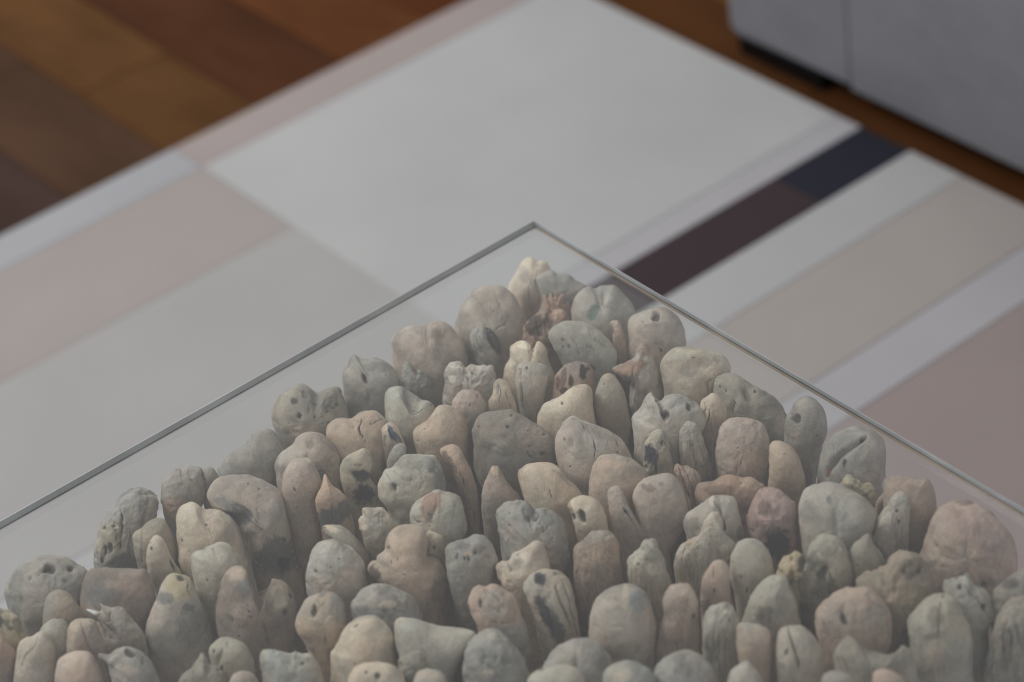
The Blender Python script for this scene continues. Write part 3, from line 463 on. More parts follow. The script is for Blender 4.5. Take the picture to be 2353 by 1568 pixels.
long weathered log end streaked with black rot channels|N|cream2|r1,f1|560,1300 480,950 425,800 405,700 470,600 570,550 650,540 740,570 800,620 840,700 870,850 890,1000 905,1150 850,1280|s:560,640,56,60,0,bluedark,.85 s:560,850,60,50,0,.5,.8 s:610,970,50,170,-25,bluedark,.8 s:700,1100,60,180,-20,bluedark,.7 c:690,700;730,830;790,950;840,1080,18,.7 c:760,640;780,720;830,880;890,1140,14,.7 h:550,650,40,44,0,18 s:700,590,40,24,0,.6,.6 c:485,910;560,990;650,1060,9,.6
pinkish lump with a tan rim and wrinkled face left of the log end|N|rust2|r1|-20,1040 -92,860 -60,740 0,690 60,710 130,690 210,720 290,780 350,860 395,980 440,1090 480,1250 490,1400|s:130,860,140,130,0,grey,.6 h:10,850,16,44,0,10 c:90,760;160,800;200,860,12,.45 c:100,880;170,920;210,960,11,.45 s:260,900,90,140,0,orange,.35 s:300,1180,200,120,0,grey,.7 c:120,1030;230,1050;330,1010,11,.35 s:420,1300,100,200,0,grey,.7
mottled grey peg swelling at the bottom edge left of the dark central gap|N|grey|r2|-150,1620 -130,1350 -80,1210 20,1110 120,1080 230,1130 330,1250 420,1400 490,1600|s:150,1200,90,80,0,1.08,.5 s:60,1350,90,80,0,.8,.5 s:80,1500,60,60,0,cream,.4 h:420,1300,12,18,0,8
folded slate grey peg with a sharp pale ridge at the bottom centre|N|grey|f1|560,1640 570,1440 620,1340 690,1260 790,1195 880,1160 1000,1165 1100,1220 1160,1310 1195,1400 1180,1640|c:905,1180;900,1230,7,.7 d:880,1400,24,140,0,12 s:990,1330,30,90,0,1.12,.5 s:1120,1400,60,60,0,.7,.5 c:640,1330;740,1250;830,1210,7,-.6
white rounded peg top peeking over the bottom edge at centre|N|green2|f1|430,1700 470,1530 560,1455 660,1420 780,1418 880,1450 950,1530 990,1700|h:550,1450,30,14,-15,6 c:600,1430;800,1430,6,.3
big smooth dome with a cream stripe and blue grey cap patch|N|stone||985,1200 1010,1000 1050,860 1100,780 1180,715 1280,680 1380,685 1460,730 1520,820 1560,920 1600,1050 1590,1200 1555,1450|s:1430,830,80,100,0,bluegrey,.8 s:1320,800,32,120,0,cream,.8 s:1190,780,90,60,0,.8,.5 c:1480,730;1520,830;1530,910,7,.6 s:1360,1100,160,120,0,1.08,.4 c:1400,1310;1460,1240,6,.7 s:1160,1080,60,110,0,pink,.5
grey dome top at the bottom edge left of the furry pink one|N|green||1100,1700 1115,1520 1160,1430 1260,1385 1380,1380 1470,1420 1560,1480 1640,1700|s:1500,1440,60,50,0,bluegrey,.6 s:1300,1520,100,60,0,cream,.5
tall furry pinkish peg with a flat cut tip near the bottom centre right|P|rust2|f3|195,1500 210,1280 250,1120 290,980 290,850 320,740 390,690 510,675 560,730 600,830 612,1000 622,1200 632,1400|h:570,972,8,16,15,8 s:420,850,120,40,-25,.75,.6 s:560,800,40,120,0,cream,.5 s:300,1380,100,60,0,grey,.5
pale green grey peg with dense vertical wrinkle grooves|P|green2|f5|660,1480 640,1200 665,1000 720,890 800,860 880,880 940,950 975,1060 980,1250 980,1520|c:750,1050;745,1200;770,1380,11,.6 c:790,1080;790,1220;785,1370,9,.5 c:830,1060;850,1200;830,1350,9,.5 c:700,1250;740,1380,10,.6 c:870,1100;880,1300,8,.4 h:885,1010,10,26,0,8
peach block shaped peg right of the wrinkle grooved one|P|tan|f1|985,1600 968,1300 960,1120 985,1040 1130,1045 1200,1075 1250,1130 1255,1300 1250,1600|s:1050,1070,80,40,10,green,.5 s:980,1080,30,60,0,.85,.4
grey lump with bluish speckles at the bottom edge right of centre|P|grey|r1|190,1700 210,1450 260,1370 330,1320 450,1270 560,1290 650,1340 740,1430 800,1560 810,1700|s:440,1350,60,60,0,.75,.5 s:480,1460,80,60,0,.8,.5
small grey tip at the bottom edge under the peach block|P|grey2||850,1700 890,1500 960,1425 1040,1385 1100,1430 1160,1510 1230,1700|
small slate grey top at the bottom edge under the slit faced gnarled peg|Q|grey||700,1700 740,1520 800,1475 860,1462 950,1480 1030,1540 1080,1700|
pink brown top at the bottom edge left of the large hairline cracked dome|Q|rust2||1180,1700 1200,1520 1230,1470 1300,1450 1400,1480 1480,1540 1540,1700|
smooth slanting grey boulder peg at the left glass edge|I|grey||590,620 582,520 600,460 640,400 700,350 780,300 850,230 910,160 980,130 1060,135 1130,190 1180,260 1212,320 1190,480 1110,640|s:720,410,36,70,15,.78,.5 c:900,330;940,440,6,.3 s:850,500,160,60,0,.85,.5 s:960,260,30,30,0,.8,.5 s:1060,290,50,40,0,1.12,.4
grey pink peg with a shallow navel like dimple on its crown|C|stone||150,1560 120,1380 150,1300 220,1230 290,1180 340,1110 400,1080 480,1075 540,1085 600,1150 650,1220 690,1300 708,1400 700,1560|d:450,1180,60,60,0,14 s:440,1175,44,40,0,.66,.6 s:260,1190,60,40,-30,orange,.4 s:560,1400,90,110,0,.72,.7 c:260,1270;340,1310;420,1300,8,.3 s:530,1480,50,80,0,.55,.7
smooth pink column below the navel dimpled peg|J|pink|f1|40,900 0,700 -8,500 12,360 60,260 130,215 250,210 300,300 345,390 350,440 300,560 310,700 340,860|c:95,460;115,500,7,.5 c:270,290;330,390;350,400,9,.4 s:130,750,90,60,0,grey,.5 h:110,490,7,14,-20,5
slender peg with a peach broken tip over a slate grey body|J|orange||340,860 300,650 295,570 340,480 360,420 375,355 400,380 440,450 520,515 575,580 610,680 650,820 640,940|s:440,740,170,85,-12,slate,.95 s:560,660,50,90,-20,slate,.9 c:440,650;445,720;465,800,6,.5 c:300,640;310,680,9,-.6
pale yellow grey peg eaten by two blue black cavities|J|yellow2||560,560 512,400 512,280 560,200 640,155 730,120 780,160 803,230 795,320 785,420 850,490 878,600 870,700 700,760|s:705,370,88,52,10,bluedark,.95 d:705,370,80,46,10,14 s:730,550,100,90,0,bluedark,.95 d:740,550,80,80,0,14 c:740,130;775,170;800,230,8,blue,.8 s:680,270,40,14,0,.55,.6 h:595,492,6,6,0,5 s:570,230,20,14,0,.6,.5
chunky grey peg with chiselled ledges and a square dark hole|J|green2|r1|930,640 880,560 870,450 900,380 920,325 960,315 1000,290 1080,190 1150,172 1280,180 1370,180 1420,250 1450,350 1462,480 1400,560 1280,660 1120,760|h:1000,470,26,40,0,26 s:1330,270,50,80,-20,slate,.8 s:1243,300,26,60,0,slate,.7 s:1200,250,200,70,0,.82,.6 c:1010,330;1090,400;1180,400;1300,380,12,.4 c:920,330;980,420,12,.35 c:1200,410;1330,380,8,-.6 s:1010,560,20,60,0,.75,.6 s:1410,420,50,120,0,slate,.6 s:930,490,60,90,0,yellow2,.6
two toned peg with a brown broken flank and pale grey face|J|green2|f1|1160,860 1150,700 1200,620 1290,560 1380,490 1460,500 1530,515 1600,560 1640,700 1660,850 1520,1000|s:1330,640,70,140,25,brown,.8 s:1320,740,24,60,0,.6,.7 c:1180,740;1210,780;1265,788,10,.8 c:1310,710;1350,725,9,.7 c:1270,650;1260,700,7,.6 c:1560,620;1530,740;1520,800,5,.4 c:1380,560;1380,640;1340,760;1330,830,10,.4
small greenish crusty peg with a rough eaten left rim|J|yellow2|r2|720,920 680,790 690,740 715,720 715,660 800,645 880,655 950,690 1000,740 1040,820 1000,920 940,1000 870,1090|s:810,760,80,110,0,grey,.7 d:810,760,50,60,0,8 s:740,830,40,20,0,1.15,.6 c:880,680;870,760;880,800,7,.4 s:940,760,20,60,0,.8,.4
finger like grey peg with a pale nub pointing left|J|olive|f1|560,1150 420,980 400,920 365,870 362,820 420,800 500,800 570,840 640,900 720,1000 780,1100 810,1250|s:440,840,80,30,20,cream,.7 s:420,940,80,18,5,.6,.7 h:372,832,14,18,0,5
wide rounded grey peg with pink lower face left of the smooth big tan one|J|grey2|r1|215,1420 205,1260 230,1130 260,1030 320,965 400,940 480,940 560,980 640,1040 700,1130 740,1240 775,1370 760,1500|s:490,1150,60,40,0,1.15,.5 s:520,1080,140,80,0,.88,.4 h:290,1225,16,14,0,6 s:600,1260,120,90,0,pink,.6 s:330,1330,110,90,0,pink,.5 c:440,1240;560,1300;640,1400,10,.2
big smooth tan peg with a small left ear in the lower middle|L|tan|d.4|560,760 500,690 465,640 400,600 380,560 385,520 410,500 460,500 470,440 540,380 550,260 620,170 720,155 830,158 890,200 910,300 905,430 930,490 1000,490 1060,560 1090,640 1102,740 1060,900|s:430,590,50,70,-20,.42,.85 h:638,460,8,14,0,8 h:583,488,5,16,15,8 h:570,355,14,12,0,8 h:705,600,12,7,30,6 h:735,615,7,5,0,5 s:1030,740,80,120,10,.6,.7 h:790,555,7,7,0,4 c:690,390;680,410,5,.4
spotted cream ear of wood tucked behind the big smooth tan peg|L|yellow2|z-2|900,520 890,300 920,205 980,220 1050,260 1062,350 1030,420 1000,520|s:935,250,30,24,0,.6,.6 h:970,358,16,14,0,12 h:895,305,8,10,0,6 s:915,370,16,30,0,.6,.6 s:960,450,50,40,0,slate,.6
low wide slate peg with pale patches behind the two bottom left of centre tops|L|grey|r1|225,1060 225,870 300,770 400,705 520,690 640,730 740,770 800,830 840,920 862,1010 740,1120|s:550,870,80,40,-10,cream,.45 s:700,820,40,24,0,1.2,.5 s:480,760,60,30,0,.75,.5 s:400,950,200,60,0,slate,.7 c:840,900;860,980,8,.7 s:640,770,60,16,15,1.15,.5
wedge shaped pale grey peg stretching to a point on its right|L|green2||660,1400 620,1180 615,1040 650,985 720,975 850,1000 950,1035 1050,1060 1180,1070 1310,1098 1345,1150 1250,1280 1150,1480|d:900,1200,90,120,0,14 s:970,1250,60,100,-30,.82,.5 h:650,1020,12,10,0,6 s:800,1050,160,24,10,.9,.4 s:1240,1110,80,24,8,cream,.4 c:950,1220;1020,1310,10,.3
cream smooth hump with a short tick mark at the bottom left of centre|L|cream||40,1640 35,1340 70,1270 130,1170 180,1080 250,1020 330,980 420,968 500,1000 560,1060 600,1150 620,1260 645,1400 660,1640|h:272,1065,30,9,-30,10 s:250,1400,18,16,0,.65,.5 s:560,1330,80,120,0,grey,.6 c:200,1250;330,1170,10,.15
round cream top with a dark knot at the bottom edge|L|cream||190,1720 210,1500 290,1415 420,1380 550,1385 640,1430 700,1510 745,1720|h:465,1503,26,28,0,12 h:355,1475,14,12,0,6
bright cream blurred top at the bottom edge below the wedge shaped peg|L|cream||760,1720 790,1510 880,1445 980,1460 1060,1520 1135,1720|s:860,1500,60,30,0,tan,.5
small crusty knob growing beside the wedge shaped peg|L|olive|r2,z3|680,1500 655,1380 720,1330 800,1290 870,1310 900,1400 870,1540|
oval tan peg with a grey rim and a small dark pit on its face|K|tan|r1|1210,1320 1170,1200 1110,1090 1110,1000 1140,900 1180,810 1250,770 1330,745 1420,750 1490,800 1540,900 1568,1020 1560,1100 1490,1230 1410,1380|s:1480,900,60,170,-15,grey,.8 s:1340,760,40,30,0,slate,.6 h:1257,920,22,52,10,18 c:1340,1110;1365,1180;1370,1240,11,.8 c:1400,1130;1400,1180,7,.5 c:1470,870;1480,960;1470,1050,7,.4 h:1520,1108,10,8,0,8 s:1130,1100,40,120,0,orange,.5 c:1270,1150;1300,1240,4,.4
forked brown peg with a notch between its two prongs|K|browngrey|f2,d.4|400,1180 372,960 410,720 440,620 500,550 570,520 640,540 680,640 720,720 770,790 820,832 868,810 888,740 875,650 910,635 980,650 1040,710 1090,800 1105,900 1090,1060 1110,1260|s:630,720,60,80,0,slate,.6 s:560,580,90,80,10,tan,.6 c:650,860;680,950;705,1030,8,.8 c:800,1030;830,1130;855,1250,10,.75 c:870,1080;900,1160;910,1260,8,.6 s:960,800,70,110,0,yellow2,.5 h:1050,790,16,24,0,8 h:1000,940,24,40,0,8 h:505,1010,8,20,-15,6 d:860,950,40,90,0,10 s:960,1060,90,120,0,slate,.5
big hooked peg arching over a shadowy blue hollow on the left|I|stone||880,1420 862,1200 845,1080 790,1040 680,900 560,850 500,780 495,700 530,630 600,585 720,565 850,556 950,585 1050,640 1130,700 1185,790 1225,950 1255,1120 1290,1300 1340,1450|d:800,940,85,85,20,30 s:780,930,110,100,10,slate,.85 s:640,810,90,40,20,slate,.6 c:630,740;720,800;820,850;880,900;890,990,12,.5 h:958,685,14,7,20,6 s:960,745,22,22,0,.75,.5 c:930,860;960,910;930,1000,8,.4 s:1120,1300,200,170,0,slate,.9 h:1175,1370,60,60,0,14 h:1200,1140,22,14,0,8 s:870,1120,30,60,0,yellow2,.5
smooth cream peg with a dipped saddle crown on the left|I|cream||235,1320 212,1080 222,940 260,860 310,825 360,812 410,835 460,865 530,865 610,870 680,910 730,960 775,1060 815,1150 870,1320|d:500,950,120,60,20,12 s:500,960,130,80,20,pink,.6 h:490,998,12,10,0,6 h:550,970,8,6,0,4 c:515,1050;535,1120,5,.4 h:255,1150,10,18,0,6 s:700,1100,60,100,0,grey,.5
smooth greenish grey peg with a knuckled shoulder below the saddle crown|K|green2||220,1020 165,700 153,450 190,390 265,370 280,345 340,330 430,310 500,340 560,400 600,440 645,540 620,700 480,900 380,1000|c:265,400;280,360;310,345,8,.5 c:352,365;358,395,6,.6 h:290,655,9,14,0,6 d:380,420,14,60,-20,4
dark grey peg with lumpy crown and a rusty lower left flank|I|grey|r1|110,960 88,850 75,720 80,620 110,580 150,530 180,495 230,485 270,502 320,478 390,478 440,495 458,550 465,650 460,760 430,860|s:200,860,110,110,0,rust,.6 c:325,580;365,615,7,.7 h:180,652,8,7,0,5 c:410,620;440,700,7,.4 s:130,880,20,40,0,orange,.6 c:250,510;290,560,8,.3
narrow grey lobe split off the lumpy crowned peg|I|grey|z-3|460,820 455,650 460,530 475,490 500,480 550,500 590,560 608,620 580,740 550,870|h:475,598,10,8,0,6
tall dark grey stump at the left with yellow pitted bark and a vertical cleft|H|grey|r2|725,740 713,600 730,450 760,350 800,270 860,210 920,130 1000,75 1060,62 1130,75 1190,110 1222,165 1220,240 1200,320 1120,440 1065,660|s:850,500,110,150,0,yellow2,.75 c:915,240;935,300;935,390;930,470;925,560,17,.85 c:890,400;910,520,14,.6 h:800,380,16,12,0,8 h:850,540,18,40,0,8 h:800,560,12,40,0,8 h:780,640,18,34,0,8 h:875,370,12,10,0,8 c:1145,100;1150,200;1140,310,12,.4 s:1100,250,30,140,0,slate,.6 s:960,640,120,60,0,slate,.8 s:880,190,60,60,0,1.1,.5
short brown finger tucked behind the pale finger on the left|H|olivebrown|z-4|1080,760 1025,500 1030,430 1100,380 1150,330 1220,305 1270,320 1300,390 1340,480 1385,620|s:1150,430,50,100,10,1.12,.5 s:1060,450,30,120,0,yellow2,.4 c:1100,380;1090,500;1100,650,9,.3
pale finger shaped peg with one slanting nick on the left|H|cream2||1200,900 1150,760 1128,640 1140,520 1180,450 1220,440 1260,480 1310,580 1360,680 1405,760 1330,900|h:1330,670,9,40,-20,10 s:1230,700,60,120,0,tan,.4 h:1165,540,10,16,0,5
broad grey peg capped with cracked yellow crust on the left|H|grey2||1150,1400 1128,1180 1155,1050 1210,930 1240,840 1290,760 1340,735 1420,745 1480,780 1530,900 1590,1050 1640,1200 1660,1400|s:1390,830,110,120,-20,yellow,.9 h:1390,770,34,26,0,10 c:1400,760;1450,790;1445,850;1470,900,8,.7 c:1330,850;1300,900;1310,960,7,.4 s:1270,930,60,50,0,slate,.7 s:1450,990,40,30,20,slate,.7 s:1480,1150,120,160,0,slate,.5 s:1180,1000,30,90,0,pink,.4
wide flat topped brown grey block beside the leftmost grey dome|H|browngrey|f1,d.34|620,1080 630,900 655,760 700,705 740,690 900,690 1050,690 1130,700 1170,780 1200,880 1180,1010 1120,1170|s:1050,820,150,100,0,rust,.4 s:750,740,90,40,0,.85,.4 s:760,900,110,90,0,slate,.6
large dark grey dome with a dark crescent pit at the far left|H|grey|r1|85,1060 40,900 40,840 65,760 110,690 180,620 300,578 400,590 500,610 600,660 670,700 690,800 650,960 560,1080|h:385,700,44,36,10,18 c:420,700;360,700;290,740;250,755;200,800,14,.7 h:550,685,26,20,0,12 c:415,720;430,800;415,860,5,.5 s:490,790,24,16,0,.55,.6 s:130,880,60,160,0,.72,.5 s:280,850,120,90,0,1.08,.4 s:170,910,16,24,0,.6,.5 d:560,690,40,30,0,6
rounded cream brown hump in front of the far left grey dome|H|olivebrown||330,1180 330,1040 350,940 380,890 440,858 520,880 580,950 640,1050 680,1180|s:370,1000,50,130,0,grey,.6 s:500,1000,80,90,0,tan,.4
dark mossy yellow peg cut by the left picture border|H|yellow|f1,r1|-110,1250 -90,1050 -20,1008 40,1010 80,1030 140,1080 180,1160 225,1230 160,1340|s:30,1080,30,100,-30,.4,.7 s:130,1130,34,80,-20,.5,.6 h:0,1120,20,40,0,10 s:70,1060,60,30,0,1.2,.4
smooth orange brown peg in the lower left corner|H|rust||-120,1700 -110,1300 -60,1220 0,1205 50,1260 115,1330 125,1450 110,1700|s:0,1450,100,200,0,.85,.3
pale peg with a wavy seam left of the lower left gap|H|cream2||100,1640 115,1400 140,1270 190,1225 250,1210 300,1180 340,1180 395,1240 430,1350 440,1640|c:290,1210;270,1290;200,1360;160,1450,9,.35 s:330,1400,80,160,0,green2,.5
pale greenish shoulder of wood behind the wavy seamed peg|H|green2|z-2|330,1280 310,1180 360,1110 420,1080 500,1100 540,1200 540,1350 490,1450|
tan pink peg with shallow folds beside the horned one|H|tan3||525,1400 510,1260 525,1150 580,1090 660,1078 730,1090 765,1160 800,1260 800,1400|c:620,1110;650,1200;690,1330,12,.3 s:560,1180,50,80,0,yellow2,.4 s:600,1280,40,50,0,.75,.4
horned peg with a pale spike jutting out to the left|H|pink2|r1,f1,d.34|790,1400 760,1250 735,1130 745,1062 700,1040 660,1012 672,1000 770,1018 768,960 800,965 850,982 920,980 980,1020 1040,1090 1100,1180 1130,1290 1140,1420|s:700,1015,46,22,12,white,.8 c:745,1070;760,1140;800,1240,15,.6 s:830,1130,40,60,-20,.7,.5 c:860,1020;830,1130;870,1180,12,.4 s:1050,1200,60,110,0,olive,.5 d:800,1200,30,80,-10,10
grey knotty peg at the bottom edge below the horned one|H|grey|r1|850,1700 850,1560 820,1440 760,1390 760,1340 830,1340 870,1320 960,1290 1050,1310 1130,1370 1190,1450 1240,1580 1260,1700|h:995,1340,30,50,-30,16 s:900,1420,70,40,0,.8,.5 d:830,1380,40,50,0,6 s:960,1500,90,60,0,cream,.4
tan pink blunt top at the bottom left edge|H|pink||425,1700 435,1480 450,1400 500,1360 580,1335 680,1345 740,1420 790,1500 830,1700|s:640,1510,130,90,0,orange,.5 s:520,1420,70,50,0,cream,.4
small olive peg with two short cracks at the lower left|K|olive2||345,1440 325,1330 330,1260 400,1190 450,1170 540,1180 620,1210 680,1290 720,1380 735,1540|c:488,1205;472,1255,7,.7 c:435,1270;420,1340,12,.4 d:415,1350,30,80,15,12 h:428,1450,16,40,0,14 h:360,1290,12,24,0,8 c:430,1290;400,1350;390,1420,11,.4
squarish grey peg with a scaly upper edge at the bottom left|K|green|r1|800,1640 778,1450 770,1330 800,1275 870,1272 960,1285 1060,1290 1090,1270 1160,1300 1230,1310 1290,1390 1330,1500 1355,1640|s:1120,1340,140,30,10,.72,.6 h:1160,1395,16,12,0,8 s:900,1320,90,40,0,bluegrey,.4 s:800,1310,20,24,0,tan,.5 c:990,1350;1060,1390,9,.3
blurred knobbly grey top at the bottom left edge|K|olive|r2|30,1700 60,1520 150,1450 215,1390 245,1310 290,1350 310,1410 380,1430 450,1500 490,1700|s:180,1520,80,40,0,.8,.5
peach coloured tip at the bottom edge below the small olive peg|K|pink||470,1720 520,1525 600,1475 680,1480 740,1540 790,1720|
'''

class Peg: pass
pegs = []
for ln in PEGS.strip().splitlines():
    if not ln.strip(): continue
    label, reg, tint, opt, outl, feats = ln.split('|')
    p = Peg(); p.label = label; ox, oy, s = REG[reg]; p.s = s; p.tint = tint
    p.opt = dict(f=0.5, r=0.0, z=0.0, d=0.46)
    for o_ in opt.split(','):
        if o_: p.opt[o_[0]] = float(o_[1:])
    p.out = np.array([pt(q_) for q_ in outl.split()])/s + (ox, oy)
    p.feats = []
    for ft in feats.split():
        k, rest = ft.split(':', 1)
        if k == 'c':
            pts = rest.split(';'); last = pts[-1].split(',')
            pts[-1] = ','.join(last[:2]); ex = last[2:]
            col = None
            if len(ex) > 1 and not ex[1].replace('.', '').replace('-', '').isdigit(): col = ex.pop(1)
            p.feats.append(('c', np.array([pt(a) for a in pts])/s+(ox, oy), float(ex[0])/s, float(ex[1]), col))
        else:
            v = rest.split(',')
            x, y, rx, ry, an = [float(a) for a in v[:5]]
            p.feats.append((k, x/s+ox, y/s+oy, rx/s, ry/s, math.radians(an), v[5:]))
    # centre of the rounded head, in picture pixels
    top = p.out[:, 1].min(); wmax = np.ptp(p.out[:, 0]); bot = max(p.out[0, 1], p.out[-1, 1])
    yc = top + min(0.52*wmax, 0.62*(bot-top))
    sp = catmull(p.out, 6)
    xs = []
    for k in range(len(sp)-1):
        if (sp[k, 1]-yc)*(sp[k+1, 1]-yc) <= 0 and abs(sp[k+1, 1]-sp[k, 1]) > 1e-6:
            xs.append(sp[k, 0]+(yc-sp[k, 1])/(sp[k+1, 1]-sp[k, 1])*(sp[k+1, 0]-sp[k, 0]))
    if len(xs) < 2: xs = [p.out[:, 0].min(), p.out[:, 0].max()]
    p.c = np.array([(min(xs)+max(xs))/2, yc]); p.w = max(xs)-min(xs); p.top = top; p.bot = bot
    p.sp = sp
    p.zc = 0.400 - (yc-top)*0.00030*0.78 + p.opt['z']*0.001
    p.dr = p.opt['d']
    pegs.append(p)

# let the heads slide a little along their sight lines and thin down until neighbours fit side by side
n_ = len(pegs)
z_hi = np.array([0.4115-(p.c[1]-p.top)*0.00031*0.80 for p in pegs]); z_hi += np.minimum(0, np.array([p.opt['z']*0.001 for p in pegs]))
z_lo = z_hi-0.060; zc = np.minimum(np.array([p.zc for p in pegs]), z_hi); dr = np.array([p.dr for p in pegs])
def place():
    P = np.array([px2w(p.c[0], p.c[1], z) for p, z in zip(pegs, zc)])
    dist = (P-CAM) @ (-(M[:, 2])); sc_ = dist/F_PX
    return P, sc_
for it in range(120):
    P, sc_ = place()
    wv = np.array([p.w for p in pegs])*sc_/2; dv = np.array([p.w for p in pegs])*sc_*dr
    dirs = P-CAM; hd = dirs[:, :2]/np.linalg.norm(dirs[:, :2], axis=1)[:, None]
    rel = P[None, :, :2]-P[:, None, :2]                       # i -> j
    fwd = np.einsum('ijk,ik->ij', rel, hd); lat = np.abs(rel[..., 0]*-hd[:, None, 1]+rel[..., 1]*hd[:, None, 0])
    wsum = wv[:, None]+wv[None]; lo = lat/wsum
    need = (dv[:, None]+dv[None])*np.sqrt(np.clip(1-lo**2, 0, 1))*0.95
    ov = np.where((lo < 1) & (fwd > 0), need-fwd, -1); np.fill_diagonal(ov, -1)   # j stands behind i
    I, J = np.where(ov > 0.0004)
    if len(I) == 0: break
    dz = np.zeros(n_)
    for i, j in zip(I, J):
        dz[i] += ov[i, j]*0.12; dz[j] -= ov[i, j]*0.12
        dr[i] = max(0.27, dr[i]*0.996); dr[j] = max(0.27, dr[j]*0.996)
    zc = np.clip(zc+np.clip(dz, -0.002, 0.002), z_lo, z_hi)
P, sc_ = place()

MV, MH, KF, KB = 112, 26, 30, 9
def lin(name):
    c = np.array(srgb(*TINT[name]))*1.66*np.array([1.04, 0.995, 0.965]); L = c.mean()
    return L+(c-L)*(0.74 if max(TINT[name])-min(TINT[name]) < 45 else 0.62)
UP = np.array([0, 0, 1.0])
for ip, p in enumerate(pegs):
    C = P[ip]; F = (C-CAM); F /= np.linalg.norm(F)
    R = np.cross(F, UP); R /= np.linalg.norm(R); U = np.cross(R, F); Hn = -np.array([F[0], F[1], 0]); Hn /= np.linalg.norm(Hn)
    eps = 1e-3; c2 = w2px(C); r2 = (w2px(C+R*eps)-c2)/eps; u2 = (w2px(C+U*eps)-c2)/eps; z2 = (w2px(C-UP*eps)-c2)/eps
    Binv = np.linalg.inv(np.stack([r2, u2], 1))                 # px -> (R, U) metres
    Dinv = np.linalg.inv(np.stack([r2, -z2], 1))                # px -> (R, Z) metres
    dn = z2/np.linalg.norm(z2)                                   # picture direction of straight down
    sp = catmull(p.out, 6); vis = resample(sp, MV)
    # hidden stem closing the outline below
    ext = 110.0; l0, r0 = vis[0], vis[-1]; yb = p.bot+ext
    def down(q, f): 
        k = (yb-q[1])/dn[1]*f; return q+dn*k
    mid = (down(l0, 1)+down(r0, 1))/2
    mc = (l0+r0)/2; L1 = down(l0, .45)*0.96+down(mc, .45)*0.04; R1 = down(r0, .45)*0.96+down(mc, .45)*0.04
    L2 = down(l0, .93)*0.7+mid*0.3; R2 = down(r0, .93)*0.7+mid*0.3
    hid = resample(catmull([r0, R1, R2, mid, L2, L1, l0], 8), MH+2)[1:-1]
    O = np.concatenate([vis, hid]); Mn = len(O)
    # rings: front centre -> silhouette -> back centre
    tf = np.sin(np.linspace(0, np.pi/2, KF+1))**0.9; tb = np.sin(np.linspace(np.pi/2, 0, KB+1))[1:]
    ts = np.r_[tf, tb]; sg = np.r_[np.ones(KF+1), -np.ones(KB)]
    T2 = p.c + ts[:, None, None]*(O[None]-p.c)                   # K,M,2 in px
    dmax = p.w*sc_[ip]*dr[ip]
    dep = (1-np.clip(ts, 0, 1)**2.3)**0.5*dmax
    dep = dep[:, None]*sg[:, None]*np.ones((1, Mn))
    off = T2-p.c
    up = off @ Binv.T                                             # (R, U) metres
    r_m = p.w*sc_[ip]*0.5; ups = up[..., 1]; ratio = np.linalg.norm(u2)/np.linalg.norm(z2)
    # the spine bends smoothly from the tilted head into the vertical stem
    ug = np.linspace(ups.min()-1e-4, ups.max()+1e-4, 600); kg = sstep(-r_m*1.1, r_m*0.9, ug)
    IK = np.r_[0, np.cumsum((kg[1:]+kg[:-1])/2*np.diff(ug))]; IK -= np.interp(0, ug, IK)
    k = sstep(-r_m*1.1, r_m*0.9, ups); ik = np.interp(ups, ug, IK)
    Nd = (-F)*k[..., None]+Hn*(1-k[..., None]); Nd /= np.linalg.norm(Nd, axis=-1, keepdims=True)
    zv = ratio*(ups-ik)
    # stretch the hidden stem to the base board
    bvis = -((p.bot+25-p.c[1])/dn[1])/np.linalg.norm(z2); zv_min = zv.min(); bvis = max(bvis, zv_min*0.8)
    zneed = 0.0305-C[2]
    zz = np.where(zv < bvis, bvis+(zv-bvis)/(zv_min-bvis)*(zneed-bvis), zv)
    pos = C+up[..., 0:1]*R+ik[..., None]*U+zz[..., None]*UP+dep[..., None]*Nd
    # normals by finite differences
    dth = np.roll(pos, -1, 1)-np.roll(pos, 1, 1); dk = np.gradient(pos, axis=0)
    N = np.cross(dk, dth); N /= (np.linalg.norm(N, axis=-1, keepdims=True)+1e-12)
    sgn = np.sign(np.einsum('ijk,ijk->ij', N, (pos-(C-0.0*UP))+1e-9)); 
    if np.median(sgn[2:KF]) < 0: N = -N
    N[0] = -F; N[-1] = F
    seed = np.array([ip*3.7, ip*1.3, ip*2.1])
    Q = pos+seed
    am = r_m*0.075
    disp = fbm(Q, 45, 3)*am
    if p.opt['r'] > 0: 
        disp += p.opt['r']*0.00034*fbm(Q, 230, 4) - p.opt['r']*0.0006*sstep(0.3, 0.7, fbm(Q+9, 200, 2))
    disp += 0.00022*fbm(Q, 300, 3)
    if p.opt['f'] > 0:
        Qf = Q*np.array([1, 1, 0.10]); fb = fbm(Qf, 330, 2)
        disp += p.opt['f']*0.00020*fb*(p.opt['f'] > 0.9)
    col = np.ones(pos.shape)*lin(p.tint)
    # broad patches of weathering
    wn = fbm(Q+31, 60, 3); col *= (1+0.10*wn)[..., None]
    g1 = sstep(0.15, 0.75, fbm(Q+77, 40, 3))[..., None]
    warm = lin('pink') if ip % 2 else lin('grey')
    col = col*(1-0.45*g1)+warm*0.45*g1
    g2 = sstep(0.2, 0.7, fbm(Q+123, 55, 3))[..., None]; col = col*(1-0.4*g2)+np.array([0.245, 0.238, 0.225])*0.4*g2
    px = w2px(pos); fr = (sg > 0)[:, None]*np.ones((1, Mn)); m = sc_[ip]
    nz = fbm(Q+5, 420, 3); nl_ = fbm(Q+15, 190, 2)
